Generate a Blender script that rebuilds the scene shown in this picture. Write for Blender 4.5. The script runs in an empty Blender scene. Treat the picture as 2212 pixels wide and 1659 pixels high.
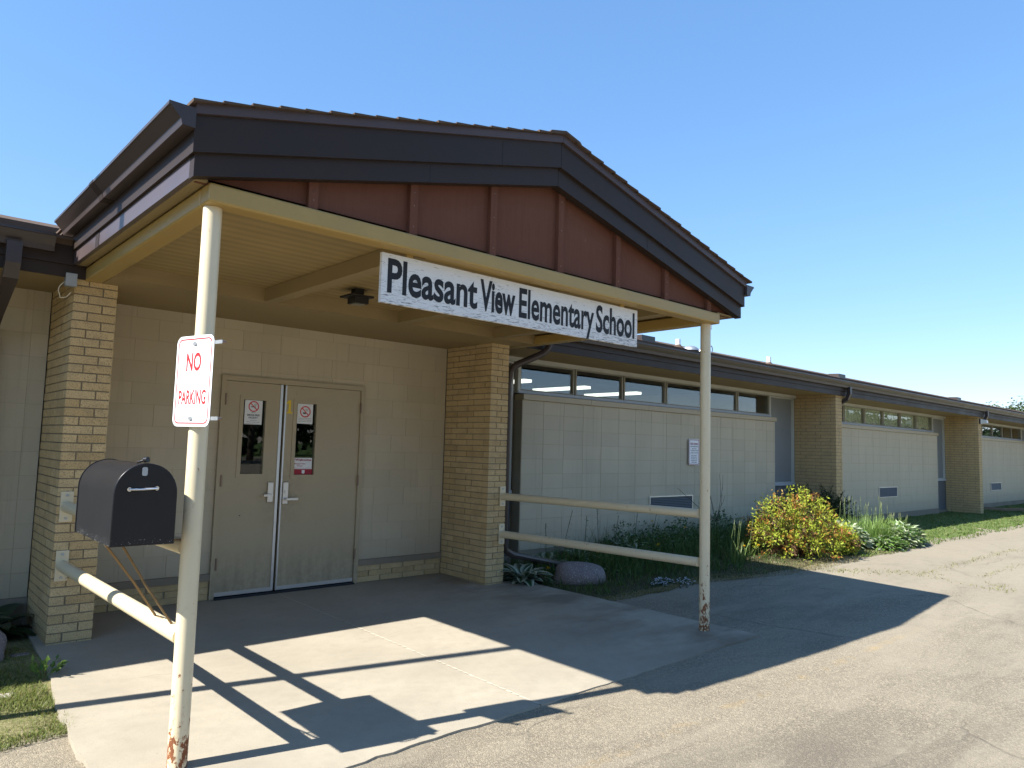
import bpy, math, random
from mathutils import Vector, Matrix
R_ = math.radians
rnd = random.Random(7)
scene = bpy.context.scene
COL = scene.collection

# ------------------------------------------------------------------ camera
def cam_rows(yaw, pitch, roll):
    y, p, r = R_(yaw), R_(pitch), R_(roll)
    f = Vector((math.sin(y)*math.cos(p), math.cos(y)*math.cos(p), math.sin(p)))
    rt = Vector((math.cos(y), -math.sin(y), 0)); up = rt.cross(f)
    c, s = math.cos(r), math.sin(r)
    return rt*c + up*s, -rt*s + up*c, f
cam = bpy.data.cameras.new('camera'); cam_o = bpy.data.objects.new('camera', cam); COL.objects.link(cam_o)
rt, up, fw = cam_rows(41.921, 4.963, 1.585)
m = Matrix((rt, up, -fw)).transposed().to_4x4(); m.translation = Vector((-2.698, -7.259, 1.549))
cam_o.matrix_world = m
cam.sensor_width = 36; cam.lens = 36*1570.28/2212; cam.clip_start = .05; cam.clip_end = 3000
scene.camera = cam_o

# ------------------------------------------------------------------ light
SUN = Vector((-1.0, .205, 1.0)).normalized()
world = bpy.data.worlds.new('World'); scene.world = world; world.use_nodes = True
wn = world.node_tree.nodes; wl = world.node_tree.links
sky = wn.new('ShaderNodeTexSky'); sky.sky_type = 'NISHITA'; sky.sun_disc = False
sky.sun_elevation = math.asin(SUN.z); sky.sun_rotation = math.atan2(SUN.x, SUN.y)
sky.altitude = 0; sky.air_density = 1.2; sky.dust_density = 0; sky.ozone_density = 10
wn['Background'].inputs['Strength'].default_value = .136
ga = wn.new('ShaderNodeGamma'); ga.inputs[1].default_value = .6; hs = wn.new('ShaderNodeHueSaturation')
hs.inputs['Saturation'].default_value = 1.25; hs.inputs['Value'].default_value = 1.25
wl.new(sky.outputs[0], ga.inputs[0]); wl.new(ga.outputs[0], hs.inputs['Color']); tn = wn.new('ShaderNodeMix'); tn.data_type = 'RGBA'; tn.blend_type = 'MULTIPLY'; tn.inputs[0].default_value = 1; tn.inputs[7].default_value = (1.0, .935, .98, 1)
wl.new(hs.outputs[0], tn.inputs[6]); wl.new(tn.outputs[2], wn['Background'].inputs[0])
sl = bpy.data.lights.new('sun', 'SUN'); sl.energy = 4.7; sl.angle = R_(.5); sl.color = (1, .97, .91)
so = bpy.data.objects.new('sun', sl); COL.objects.link(so)
so.rotation_euler = (-SUN).to_track_quat('-Z', 'Y').to_euler(); so.location = (-20, 5, 25)
scene.view_settings.view_transform = 'Standard'; scene.view_settings.look = 'None'
scene.view_settings.exposure = 1.4; scene.view_settings.gamma = 1; scene.view_settings.use_curve_mapping = False
scene.render.engine = 'CYCLES'

# ------------------------------------------------------------------ materials
class N:
    """small node-tree helper"""
    def __init__(s, name):
        s.m = bpy.data.materials.new(name); s.m.use_nodes = True
        s.t = s.m.node_tree; s.b = s.t.nodes['Principled BSDF']; s.out = s.t.nodes['Material Output']
    def n(s, typ, **kw):
        nd = s.t.nodes.new('ShaderNode'+typ)
        for k, v in kw.items(): setattr(nd, k, v)
        return nd
    def l(s, a, b): s.t.links.new(a, b)
    def pos(s): return s.n('NewGeometry').outputs['Position']
    def obj(s): return s.n('TexCoord').outputs['Object']
    def mapping(s, vec, scale=(1, 1, 1), rot=(0, 0, 0), loc=(0, 0, 0)):
        mp = s.n('Mapping'); mp.inputs['Scale'].default_value = scale; mp.inputs['Rotation'].default_value = rot
        mp.inputs['Location'].default_value = loc
        s.l(vec, mp.inputs[0]); return mp.outputs[0]
    def noise(s, vec, scale, detail=4, rough=.55, dist=0):
        t = s.n('TexNoise'); t.inputs['Scale'].default_value = scale; t.inputs['Detail'].default_value = detail
        t.inputs['Roughness'].default_value = rough; t.inputs['Distortion'].default_value = dist
        s.l(vec, t.inputs['Vector']); return t.outputs['Fac']
    def vor(s, vec, scale, out='Distance', feature='F1'):
        t = s.n('TexVoronoi'); t.feature = feature; t.inputs['Scale'].default_value = scale
        s.l(vec, t.inputs['Vector']); return t.outputs[out]
    def ramp(s, fac, stops):
        r = s.n('ValToRGB'); e = r.color_ramp.elements
        while len(e) < len(stops): e.new(.5)
        for el, (p, c) in zip(e, stops):
            el.position = p; el.color = (c, c, c, 1) if isinstance(c, (int, float)) else (*c, 1)
        s.l(fac, r.inputs[0]); return r.outputs[0]
    def mix(s, fac, a, b, typ='MIX'):
        x = s.n('Mix', data_type='RGBA', blend_type=typ)
        for sock, v in ((x.inputs[0], fac), (x.inputs[6], a), (x.inputs[7], b)):
            if isinstance(v, (int, float)): sock.default_value = v if sock == x.inputs[0] else (v, v, v, 1)
            elif isinstance(v, tuple): sock.default_value = (*v, 1)
            else: s.l(v, sock)
        return x.outputs[2]
    def math(s, op, a, b=0.0, c=None):
        x = s.n('Math', operation=op)
        for i, v in enumerate((a, b, c)):
            if v is None: continue
            if isinstance(v, (int, float)): x.inputs[i].default_value = v
            else: s.l(v, x.inputs[i])
        return x.outputs[0]
    def xyz(s, vec):
        q = s.n('SeparateXYZ'); s.l(vec, q.inputs[0]); return q.outputs
    def bump(s, h, strength=.3, dist=.01):
        b = s.n('Bump'); b.inputs['Strength'].default_value = strength; b.inputs['Distance'].default_value = dist
        s.l(h, b.inputs['Height']); s.l(b.outputs[0], s.b.inputs['Normal'])
    def col(s, c):
        if isinstance(c, tuple): s.b.inputs['Base Color'].default_value = (*c, 1)
        else: s.l(c, s.b.inputs['Base Color'])
        return s
    def rough(s, v, spec=None, metal=None):
        if isinstance(v, (int, float)): s.b.inputs['Roughness'].default_value = v
        else: s.l(v, s.b.inputs['Roughness'])
        if spec is not None: s.b.inputs['Specular IOR Level'].default_value = spec
        if metal is not None: s.b.inputs['Metallic'].default_value = metal
        return s
def sc(c, k): return tuple(min(1, v*k) for v in c)

def paint(name, c, rough=.5, var=.12, scale=3., bump=.0, spec=.4, fine=60., streak=False):
    q = N(name); p = q.pos()
    v = q.mapping(p, (1, 1, .12)) if streak else p
    a = q.noise(v, scale, 5, .6)
    b = q.noise(p, fine, 3, .5)
    cc = q.mix(q.ramp(a, [(.3, 0.), (.7, 1.)]), sc(c, 1-var), sc(c, 1+var))
    cc = q.mix(q.math('MULTIPLY', b, .25), cc, sc(c, .6))
    q.col(cc).rough(q.ramp(a, [(.2, max(0, rough-.08)), (.8, min(1, rough+.1))]), spec)
    if bump: q.bump(b, bump, .004)
    return q.m
MAT = {}
def brick_mat():
    q = N('buff_brick'); p = q.pos(); oi = q.n('ObjectInfo').outputs['Random']
    base = q.ramp(oi, [(0, (.50, .355, .17)), (.35, (.57, .415, .21)), (.7, (.61, .455, .24)), (1, (.54, .40, .21))])
    sp = q.noise(p, 140, 3, .6); big = q.noise(p, 6, 4, .6)
    cc = q.mix(q.ramp(sp, [(.35, .55), (.5, 0.)]), base, (.12, .085, .05))
    cc = q.mix(q.ramp(big, [(.45, 0.), (.75, .4)]), cc, (.25, .19, .11))
    q.col(cc).rough(.85, .25); q.bump(sp, .5, .004); return q.m
MAT['brick'] = brick_mat()
def mortar_mat(name, c):
    q = N(name); n = q.noise(q.pos(), 90, 4, .7); q.col(q.mix(n, sc(c, .7), sc(c, 1.2))).rough(.95, .1); q.bump(n, .5, .004); return q.m
MAT['mortar'] = mortar_mat('mortar', (.25, .205, .14))
def block_mat(name, c):
    q = N(name); p = q.pos(); oi = q.n('ObjectInfo').outputs['Random']
    pores = q.vor(p, 210); big = q.noise(q.mapping(p, (1, 1, .3)), 1.6, 5, .6)
    cc = q.mix(oi, sc(c, .95), sc(c, 1.05))
    cc = q.mix(q.ramp(big, [(.35, 0.), (.75, .42)]), cc, sc(c, .74))
    stk = q.noise(q.mapping(p, (7, 7, .25)), 2.2, 5, .65)
    cc = q.mix(q.ramp(stk, [(.56, 0.), (.76, .32)]), cc, (.22, .185, .125))
    z = q.xyz(p)[2]
    splash = q.math('MULTIPLY', q.ramp(q.math('ADD', z, q.math('MULTIPLY', big, .5)), [(.3, 1.), (.8, 0.)]), .42)
    cc = q.mix(splash, cc, (.2, .17, .12))
    q.col(cc).rough(.62, .3); q.bump(pores, .22, .003); return q.m
MAT['block'] = block_mat('painted_block', (.52, .445, .315))
MAT['block_joint'] = paint('painted_joint', (.44, .37, .245), .8)
def door_mat():
    q = N('tan_paint'); p = q.pos(); x, y, z = q.xyz(p); c = (.375, .305, .195)
    a = q.noise(p, 2, 5, .6); st = q.noise(q.mapping(p, (5, 5, .7)), 3, 5, .65); f = q.noise(p, 24, 4, .7)
    cc = q.mix(a, sc(c, 1.03), sc(c, 1.17))
    lo = q.n('MapRange'); lo.inputs[1].default_value = .55; lo.inputs[2].default_value = .0; q.l(z, lo.inputs[0])
    g = q.math('MULTIPLY', lo.outputs[0], q.ramp(q.math('ADD', q.math('MULTIPLY', st, .6), q.math('MULTIPLY', f, .4)), [(.42, 0.), (.62, .55)]))
    hz = q.n('MapRange'); hz.inputs[1].default_value = .45; hz.inputs[2].default_value = .0; q.l(q.math('ABSOLUTE', q.math('SUBTRACT', z, 1.0)), hz.inputs[0])
    hx = q.n('MapRange'); hx.inputs[1].default_value = .28; hx.inputs[2].default_value = .0; q.l(q.math('ABSOLUTE', q.math('SUBTRACT', x, .64)), hx.inputs[0])
    h = q.math('MULTIPLY', q.math('MULTIPLY', hz.outputs[0], hx.outputs[0]), q.ramp(f, [(.35, 0.), (.65, .5)]))
    cc = q.mix(q.math('MAXIMUM', g, h), cc, (.13, .10, .065))
    cc = q.mix(q.ramp(q.noise(q.mapping(p, (9, 9, 1.5)), 7, 2), [(.73, 0.), (.75, .35)]), cc, (.2, .17, .12))
    q.col(cc).rough(q.ramp(a, [(.2, .36), (.8, .5)]), .4); q.bump(a, .05, .01); return q.m
MAT['tan'] = door_mat()
MAT['soffit'] = paint('soffit_paint', (.30, .22, .105), .6, .12, 1.2, .1)
MAT['beam'] = paint('beam_paint', (.385, .255, .075), .38, .06, 3, 0, .45)
def ceil_mat():
    q = N('ceiling_board'); p = q.pos()
    st = q.noise(q.mapping(p, (.5, 9, 1)), 3, 5, .65); mo = q.noise(p, 2.2, 5, .6)
    g = q.math('PINGPONG', q.xyz(p)[1], .0585); gr = q.ramp(g, [(0., 1.), (.05, 0.)])
    cc = q.mix(st, (.31, .22, .092), (.41, .295, .13)); cc = q.mix(q.ramp(mo, [(.4, 0.), (.75, .5)]), cc, (.24, .17, .075))
    cc = q.mix(q.math('MULTIPLY', gr, .35), cc, (.13, .09, .04))
    q.col(cc).rough(.65, .3); q.bump(gr, -.4, .004); return q.m
MAT['ceiling'] = ceil_mat()
def post_mat():
    q = N('cream_post_paint'); p = q.pos(); z = q.xyz(p)[2]
    n1 = q.noise(q.mapping(p, (1, 1, .6)), 27, 5, .72, .4); n2 = q.noise(q.mapping(p, (1, 1, .35)), 55, 4, .6)
    low = q.ramp(q.math('ADD', z, .05), [(.03, 1.), (.15, .92), (.21, .62), (.36, .44), (.62, .22), (1., .08)])
    thr = q.math('MULTIPLY', low, .235)
    rs = q.ramp(q.math('ADD', n1, thr), [(.70, 0.), (.735, 1.)])
    rust = q.mix(n2, (.09, .025, .012), (.30, .10, .03))
    cream = q.mix(q.noise(p, 5, 4), (.60, .51, .335), (.68, .59, .40))
    halo = q.ramp(q.math('ADD', n1, thr), [(.63, 0.), (.71, .35)])
    cream = q.mix(halo, cream, (.5, .34, .18))
    q.col(q.mix(rs, cream, rust)).rough(q.mix(rs, .36, .85), .45); q.bump(q.math('ADD', rs, q.math('MULTIPLY', n2, .2)), -.25, .004); return q.m
MAT['post'] = post_mat()
MAT['dark'] = paint('dark_brown_fascia', (.032, .021, .016), .5, .12, 2, .03, .28)
MAT['side'] = paint('sunlit_side_fascia', (.085, .062, .06), .32, .1, 2, .0, .6)  # fascia brown lightened: the sunlit look of the side boards is in the colour
MAT['trim'] = paint('brown_trim', (.075, .052, .05), .45, .12, 2)
MAT['gutter'] = paint('brown_gutter', (.05, .036, .032), .36, .12, 2, 0, .45)
def siding_mat():
    q = N('red_brown_siding'); p = q.pos()
    v = q.noise(q.mapping(p, (9, 9, .5)), 6, 5, .7); b = q.noise(p, 2, 4, .6); s = q.noise(q.mapping(p, (1, 1, .35)), 16, 2, .5)
    cc = q.mix(v, (.105, .040, .024), (.162, .064, .040)); cc = q.mix(q.ramp(b, [(.4, 0.), (.8, .45)]), cc, (.175, .083, .052))
    cc = q.mix(q.ramp(s, [(.74, 0.), (.77, .6)]), cc, (.24, .17, .15))
    q.col(cc).rough(.8, .2); q.bump(v, .25, .005); return q.m
MAT['siding'] = siding_mat()
def shingle_mat():
    q = N('asphalt_shingle'); p = q.pos(); n = q.vor(p, 160, 'Color'); b = q.noise(p, 5, 4)
    cc = q.mix(b, (.075, .052, .04), (.13, .095, .072)); 
    q.col(cc).rough(.95, .1); q.bump(q.noise(p, 220, 2), .6, .004); return q.m
MAT['shingle'] = shingle_mat()
def concrete_mat(name, c, marks=True):
    q = N(name); p = q.pos(); x, y, z = q.xyz(p)
    big = q.noise(p, 1.1, 6, .62); mid = q.noise(p, 9, 5, .65); fine = q.noise(p, 230, 2, .5); vo = q.vor(p, 330)
    cc = q.mix(q.ramp(big, [(.3, 0.), (.7, 1.)]), sc(c, .84), sc(c, 1.08))
    cc = q.mix(q.ramp(mid, [(.45, 0.), (.75, .45)]), cc, sc(c, .74))
    cc = q.mix(q.ramp(q.noise(p, 75, 3, .6), [(.66, 0.), (.72, .6)]), cc, sc(c, .5))
    cc = q.mix(q.ramp(fine, [(.35, .35), (.5, 0.)]), cc, sc(c, .6))
    if marks:
        # brown leaf stain towards the planting bed, dark footfall by the door, hairline cracks
        st = q.noise(q.mapping(p, (.6, 1.4, 1), (0, 0, .2)), 1.7, 5, .6)
        a = q.ramp(x, [(.0, 0.), (.30, 0.), (.62, 1.)]) if False else None
        sx = q.n('MapRange'); sx.inputs[1].default_value = 1.6; sx.inputs[2].default_value = 3.0; q.l(x, sx.inputs[0])
        stain = q.math('MULTIPLY', q.math('MULTIPLY', q.ramp(st, [(.42, 0.), (.62, 1.)]), sx.outputs[0]), .55)
        cc = q.mix(stain, cc, (.10, .06, .033))
        wob = q.math('MULTIPLY', q.math('SUBTRACT', q.noise(q.mapping(p, (1, .0, 0)), 2.5, 6, .6), .5), .35)
        d = q.math('ABSOLUTE', q.math('ADD', q.math('ADD', y, 1.98), wob))
        cr = q.math('MULTIPLY', q.ramp(d, [(.001, 1.), (.004, 0.)]), q.ramp(q.noise(p, 1.3, 2), [(.45, 0.), (.55, .6)]))
        cc = q.mix(cr, cc, (.15, .12, .09))
    q.col(cc).rough(.88, .25); q.bump(q.math('ADD', fine, q.math('MULTIPLY', vo, .5)), .18, .003); return q.m
MAT['concrete'] = concrete_mat('entrance_concrete', (.352, .308, .236))
MAT['found'] = concrete_mat('foundation_concrete', (.27, .22, .16), False)
def asphalt_mat():
    q = N('old_asphalt'); p = q.pos(); x, y, z = q.xyz(p)
    ag = q.n('TexVoronoi'); ag.inputs['Scale'].default_value = 150; q.l(p, ag.inputs['Vector'])
    agc = q.n('SeparateColor'); q.l(ag.outputs['Color'], agc.inputs[0])
    a2 = q.n('TexVoronoi'); a2.inputs['Scale'].default_value = 75; q.l(p, a2.inputs['Vector'])
    a2c = q.n('SeparateColor'); q.l(a2.outputs['Color'], a2c.inputs[0])
    big = q.noise(p, .55, 6, .62, .4); sand = q.noise(q.mapping(p, (.35, 1.3, 1)), 1.4, 6, .68, .5); mid = q.noise(p, 5, 5, .65)
    base = q.mix(q.ramp(big, [(.32, 0.), (.68, 1.)]), (.150, .124, .091), (.245, .208, .148))
    stone = q.ramp(agc.outputs[0], [(0., (.07, .057, .045)), (.35, (.155, .13, .093)), (.7, (.24, .207, .146)), (1., (.47, .40, .29))])
    cc = q.mix(.40, base, stone)
    cc = q.mix(q.ramp(a2c.outputs[1], [(.88, 0.), (.92, .5)]), cc, (.36, .30, .215))
    pat = q.noise(q.mapping(p, (.30, .9, 1), (0, 0, .12)), .9, 5, .6, .6)
    cc = q.mix(q.ramp(pat, [(.50, 0.), (.66, .55)]), cc, (.115, .097, .073))
    # wind-blown sand lying on the lot, more beside the lawn
    my = q.n('MapRange'); my.inputs[1].default_value = -8.; my.inputs[2].default_value = -2.6; q.l(y, my.inputs[0])
    mx = q.n('MapRange'); mx.inputs[1].default_value = 5.; mx.inputs[2].default_value = 9.; q.l(x, mx.inputs[0])
    amt = q.math('ADD', .16, q.math('MULTIPLY', q.math('MULTIPLY', my.outputs[0], mx.outputs[0]), .22))
    sm = q.ramp(q.math('ADD', sand, amt), [(.60, 0.), (.80, .75)])
    cc = q.mix(q.math('MULTIPLY', sm, q.ramp(mid, [(.3, .45), (.6, 1.)])), cc, (.285, .245, .178))
    cc = q.mix(q.ramp(mid, [(.55, 0.), (.85, .35)]), cc, (.085, .072, .055))
    # worn yellow line of parking paint
    yl = q.math('ABSOLUTE', q.math('ADD', y, q.math('ADD', 4.68, q.math('MULTIPLY', x, -.012))))
    ym = q.math('MULTIPLY', q.ramp(yl, [(.02, 1.), (.06, 0.)]), q.ramp(q.noise(p, 3.2, 6, .75), [(.50, 0.), (.68, .34)]))
    yx = q.n('MapRange'); yx.inputs[1].default_value = -.5; yx.inputs[2].default_value = .6; q.l(x, yx.inputs[0])
    yx2 = q.n('MapRange'); yx2.inputs[1].default_value = 5.2; yx2.inputs[2].default_value = 4.0; q.l(x, yx2.inputs[0])
    ym = q.math('MULTIPLY', q.math('MULTIPLY', ym, yx.outputs[0]), yx2.outputs[0])
    cc = q.mix(ym, cc, (.42, .25, .06))
    # cracks
    wv = q.n('TexNoise'); wv.inputs['Scale'].default_value = 2.2; wv.inputs['Detail'].default_value = 5; q.l(p, wv.inputs['Vector'])
    pv = q.n('VectorMath', operation='MULTIPLY_ADD'); q.l(wv.outputs['Color'], pv.inputs[0]); pv.inputs[1].default_value = (.5, .5, 0); q.l(p, pv.inputs[2])
    ck = q.vor(q.mapping(pv.outputs[0], (.36, .5, .001)), 1.0, 'Distance', 'DISTANCE_TO_EDGE')
    ckm = q.math('MULTIPLY', q.ramp(ck, [(.002, 1.), (.007, 0.)]), q.ramp(q.noise(p, .9, 3), [(.48, 0.), (.6, .38)]))
    cc = q.mix(ckm, cc, (.045, .04, .03))
    q.col(cc).rough(.9, .3)
    h = q.math('SUBTRACT', q.math('MULTIPLY', ag.outputs['Distance'], -1.), q.math('MULTIPLY', ckm, 3.))
    q.bump(h, .55, .006); return q.m
MAT['asphalt'] = asphalt_mat()
def soil_mat(name, c1, c2, c3):
    q = N(name); p = q.pos(); a = q.noise(p, 3.5, 6, .65); b = q.noise(p, 40, 4, .7)
    cc = q.mix(q.ramp(a, [(.35, 0.), (.65, 1.)]), c1, c2); cc = q.mix(q.ramp(b, [(.45, 0.), (.7, .8)]), cc, c3)
    q.col(cc).rough(.95, .1); q.bump(b, .8, .02); return q.m
MAT['soil'] = soil_mat('bed_soil', (.055, .045, .028), (.08, .075, .035), (.14, .12, .07))
MAT['lawn'] = soil_mat('lawn_soil', (.10, .12, .035), (.19, .17, .085), (.30, .25, .15))
MAT['lawn2'] = soil_mat('far_lawn_soil', (.07, .12, .025), (.11, .15, .04), (.2, .19, .1))
MAT['field'] = soil_mat('field', (.06, .10, .025), (.09, .13, .035), (.12, .14, .05))
def metal(name, c, rough, m=1.0):
    q = N(name); n = q.noise(q.pos(), 40, 3); q.col(q.mix(n, sc(c, .85), c)).rough(q.ramp(n, [(0, rough*.8), (1, min(1, rough*1.2))]), .5, m); return q.m
MAT['alu'] = metal('aluminium', (.62, .64, .66), .38)
MAT['steel'] = metal('brushed_steel', (.60, .60, .60), .32)
MAT['chrome'] = metal('chrome', (.75, .76, .78), .18)
MAT['galv'] = metal('galvanised', (.45, .47, .48), .5, .8)
MAT['rod'] = metal('rusty_rod', (.25, .16, .07), .7, .3)
MAT['hinge'] = metal('hinge', (.30, .21, .16), .5, .7)
MAT['frame'] = paint('window_frame_paint', (.52, .52, .47), .45, .08)
MAT['mullion'] = paint('mullion_paint', (.30, .28, .22), .5, .1)
MAT['sill'] = paint('sill_metal', (.48, .50, .52), .4, .1)
MAT['panel'] = paint('grey_panel', (.235, .25, .25), .45, .06)
MAT['panel_low'] = paint('slate_panel', (.13, .14, .15), .55, .08)
MAT['slat'] = paint('vent_slat_paint', (.115, .115, .11), .5, .1)
MAT['black'] = paint('black_rubber', (.012, .012, .014), .6, .1)
MAT['lamp_black'] = paint('black_fixture', (.02, .018, .016), .5, .1)
MAT['white'] = paint('white_plastic', (.82, .82, .82), .45, .02)
MAT['paper'] = paint('paper', (.78, .78, .77), .7, .02)
MAT['signwhite'] = paint('sign_white', (.84, .84, .85), .35, .01)
MAT['red'] = paint('sign_red', (.62, .03, .035), .4, .03)
MAT['crimson'] = paint('crimson_print', (.33, .012, .03), .5, .03)
MAT['ink'] = paint('black_ink', (.012, .012, .014), .6, .05)
MAT['greyink'] = paint('grey_ink', (.12, .12, .14), .6, .05)
MAT['yellow'] = paint('yellow_paint', (.80, .55, .03), .5, .05)
def mailbox_mat():
    q = N('mailbox_enamel'); p = q.pos(); z = q.xyz(p)[2]; n = q.noise(p, 130, 2); f = q.noise(p, 300, 2)
    ch = q.math('MULTIPLY', q.ramp(z, [(.0, 0.), (.55, 0.)]), 0)
    mr = q.n('MapRange'); mr.inputs[1].default_value = 1.085; mr.inputs[2].default_value = 1.05; q.l(z, mr.inputs[0])
    ch = q.math('MULTIPLY', q.ramp(n, [(.66, 0.), (.68, 1.)]), mr.outputs[0])
    q.col(q.mix(ch, q.mix(q.noise(p, 6, 4), (.010, .010, .012), (.016, .016, .018)), (.6, .6, .58))).rough(.34, .3); q.bump(f, .12, .001); return q.m
MAT['mailbox'] = mailbox_mat()
def board_mat():
    q = N('weathered_white_board'); p = q.pos(); x, y, z = q.xyz(p)
    g = q.noise(q.mapping(p, (2.6, 1, 26), (0, .0, 0)), 5.5, 6, .68, .9); b = q.noise(p, 2.2, 4)
    low = q.n('MapRange'); low.inputs[1].default_value = 2.70; low.inputs[2].default_value = 2.42; q.l(z, low.inputs[0])
    thr = q.math('ADD', q.math('MULTIPLY', low.outputs[0], .085), q.math('MULTIPLY', q.math('SUBTRACT', b, .5), .18))
    cr = q.ramp(q.math('ADD', g, thr), [(.615, 0.), (.645, .8)])
    g2 = q.noise(q.mapping(p, (1.2, 1, 22)), 9, 4, .6)
    wh = q.mix(g2, (.66, .66, .63), (.80, .79, .77)); wh = q.mix(q.math('MULTIPLY', low.outputs[0], .25), wh, (.6, .61, .62))
    q.col(q.mix(cr, wh, (.16, .155, .15))).rough(.7, .25); q.bump(q.math('ADD', cr, q.math('MULTIPLY', g2, .4)), -.5, .004); return q.m
MAT['board'] = board_mat()
def glass_mat(name='window_glass', f0=.075):
    q = N(name); q.t.nodes.remove(q.b)
    gl = q.n('BsdfGlossy'); gl.inputs['Roughness'].default_value = .0; gl.inputs['Color'].default_value = (.95, .97, 1, 1)
    tr = q.n('BsdfTransparent'); tr.inputs['Color'].default_value = (.86, .89, .88, 1)
    lw = q.n('LayerWeight'); lw.inputs['Blend'].default_value = .5   # Schlick reflectance, the same from both sides of the pane
    fr = q.math('MULTIPLY_ADD', q.math('POWER', lw.outputs['Facing'], 5.), 1-f0, f0)
    mx = q.n('MixShader'); q.l(fr, mx.inputs[0]); q.l(tr.outputs[0], mx.inputs[1]); q.l(gl.outputs[0], mx.inputs[2]); q.l(mx.outputs[0], q.out.inputs[0]); return q.m
MAT['glass'] = glass_mat(); MAT['door_glass'] = glass_mat('door_glass', .035); MAT['clear'] = glass_mat('clear_glass', .02)
def emit(name, c, s):
    q = N(name); q.b.inputs['Emission Color'].default_value = (*c, 1); q.b.inputs['Emission Strength'].default_value = s; q.col(c); return q.m
MAT['tube'] = emit('fluorescent_diffuser', (.95, .97, .85), .85); MAT['backlight_tube'] = emit('curtain_backlight_diffuser', (.95, .97, .85), 4.0)  # second emitter is boosted, for unseen tubes that backlight the curtains
def curtain_mat():
    q = N('patterned_curtain'); p = q.pos(); a = q.noise(p, 26, 4, .7); b = q.vor(p, 22)
    q.col(q.mix(q.ramp(a, [(.42, 0.), (.58, 1.)]), (.80, .82, .62), (.34, .38, .26))).rough(.9, .1)
    tb = q.n('BsdfTranslucent'); tb.inputs[0].default_value = (.7, .72, .5, 1); mx = q.n('MixShader'); mx.inputs[0].default_value = .4
    q.l(q.b.outputs[0], mx.inputs[1]); q.l(tb.outputs[0], mx.inputs[2]); q.l(mx.outputs[0], q.out.inputs[0]); return q.m
MAT['curtain'] = curtain_mat()
MAT['inside'] = paint('room_paint', (.30, .30, .27), .8, .05)
def rock_mat():
    q = N('granite'); p = q.obj(); a = q.noise(p, 60, 3, .6); b = q.noise(p, 5, 4); v = q.vor(p, 70)
    cc = q.mix(b, (.15, .12, .115), (.24, .20, .19)); cc = q.mix(q.ramp(a, [(.58, 0.), (.64, .75)]), cc, (.42, .38, .36)); cc = q.mix(q.ramp(a, [(.33, .6), (.40, 0.)]), cc, (.06, .05, .05))
    q.col(cc).rough(.85, .25); q.bump(q.math('ADD', a, b), .4, .01); return q.m
MAT['rock'] = rock_mat()
def leaf_mat(name, transl=.35, rough=.5, spec=.3):
    q = N(name); at = q.n('Attribute'); at.attribute_name = 'Col'
    n = q.noise(q.pos(), 30, 2); c = q.mix(q.math('MULTIPLY', n, .35), at.outputs['Color'], (.02, .03, .01))
    q.col(c).rough(rough, spec)
    tb = q.n('BsdfTranslucent'); q.l(c, tb.inputs[0]); mx = q.n('MixShader'); mx.inputs[0].default_value = transl
    q.l(q.b.outputs[0], mx.inputs[1]); q.l(tb.outputs[0], mx.inputs[2]); q.l(mx.outputs[0], q.out.inputs[0]); return q.m
MAT['leaf'] = leaf_mat('leaf'); MAT['gloss_leaf'] = leaf_mat('waxy_leaf', .22, .36, .45)
MAT['bark'] = paint('bark', (.09, .065, .045), .9, .25, 8, .4)

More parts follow.
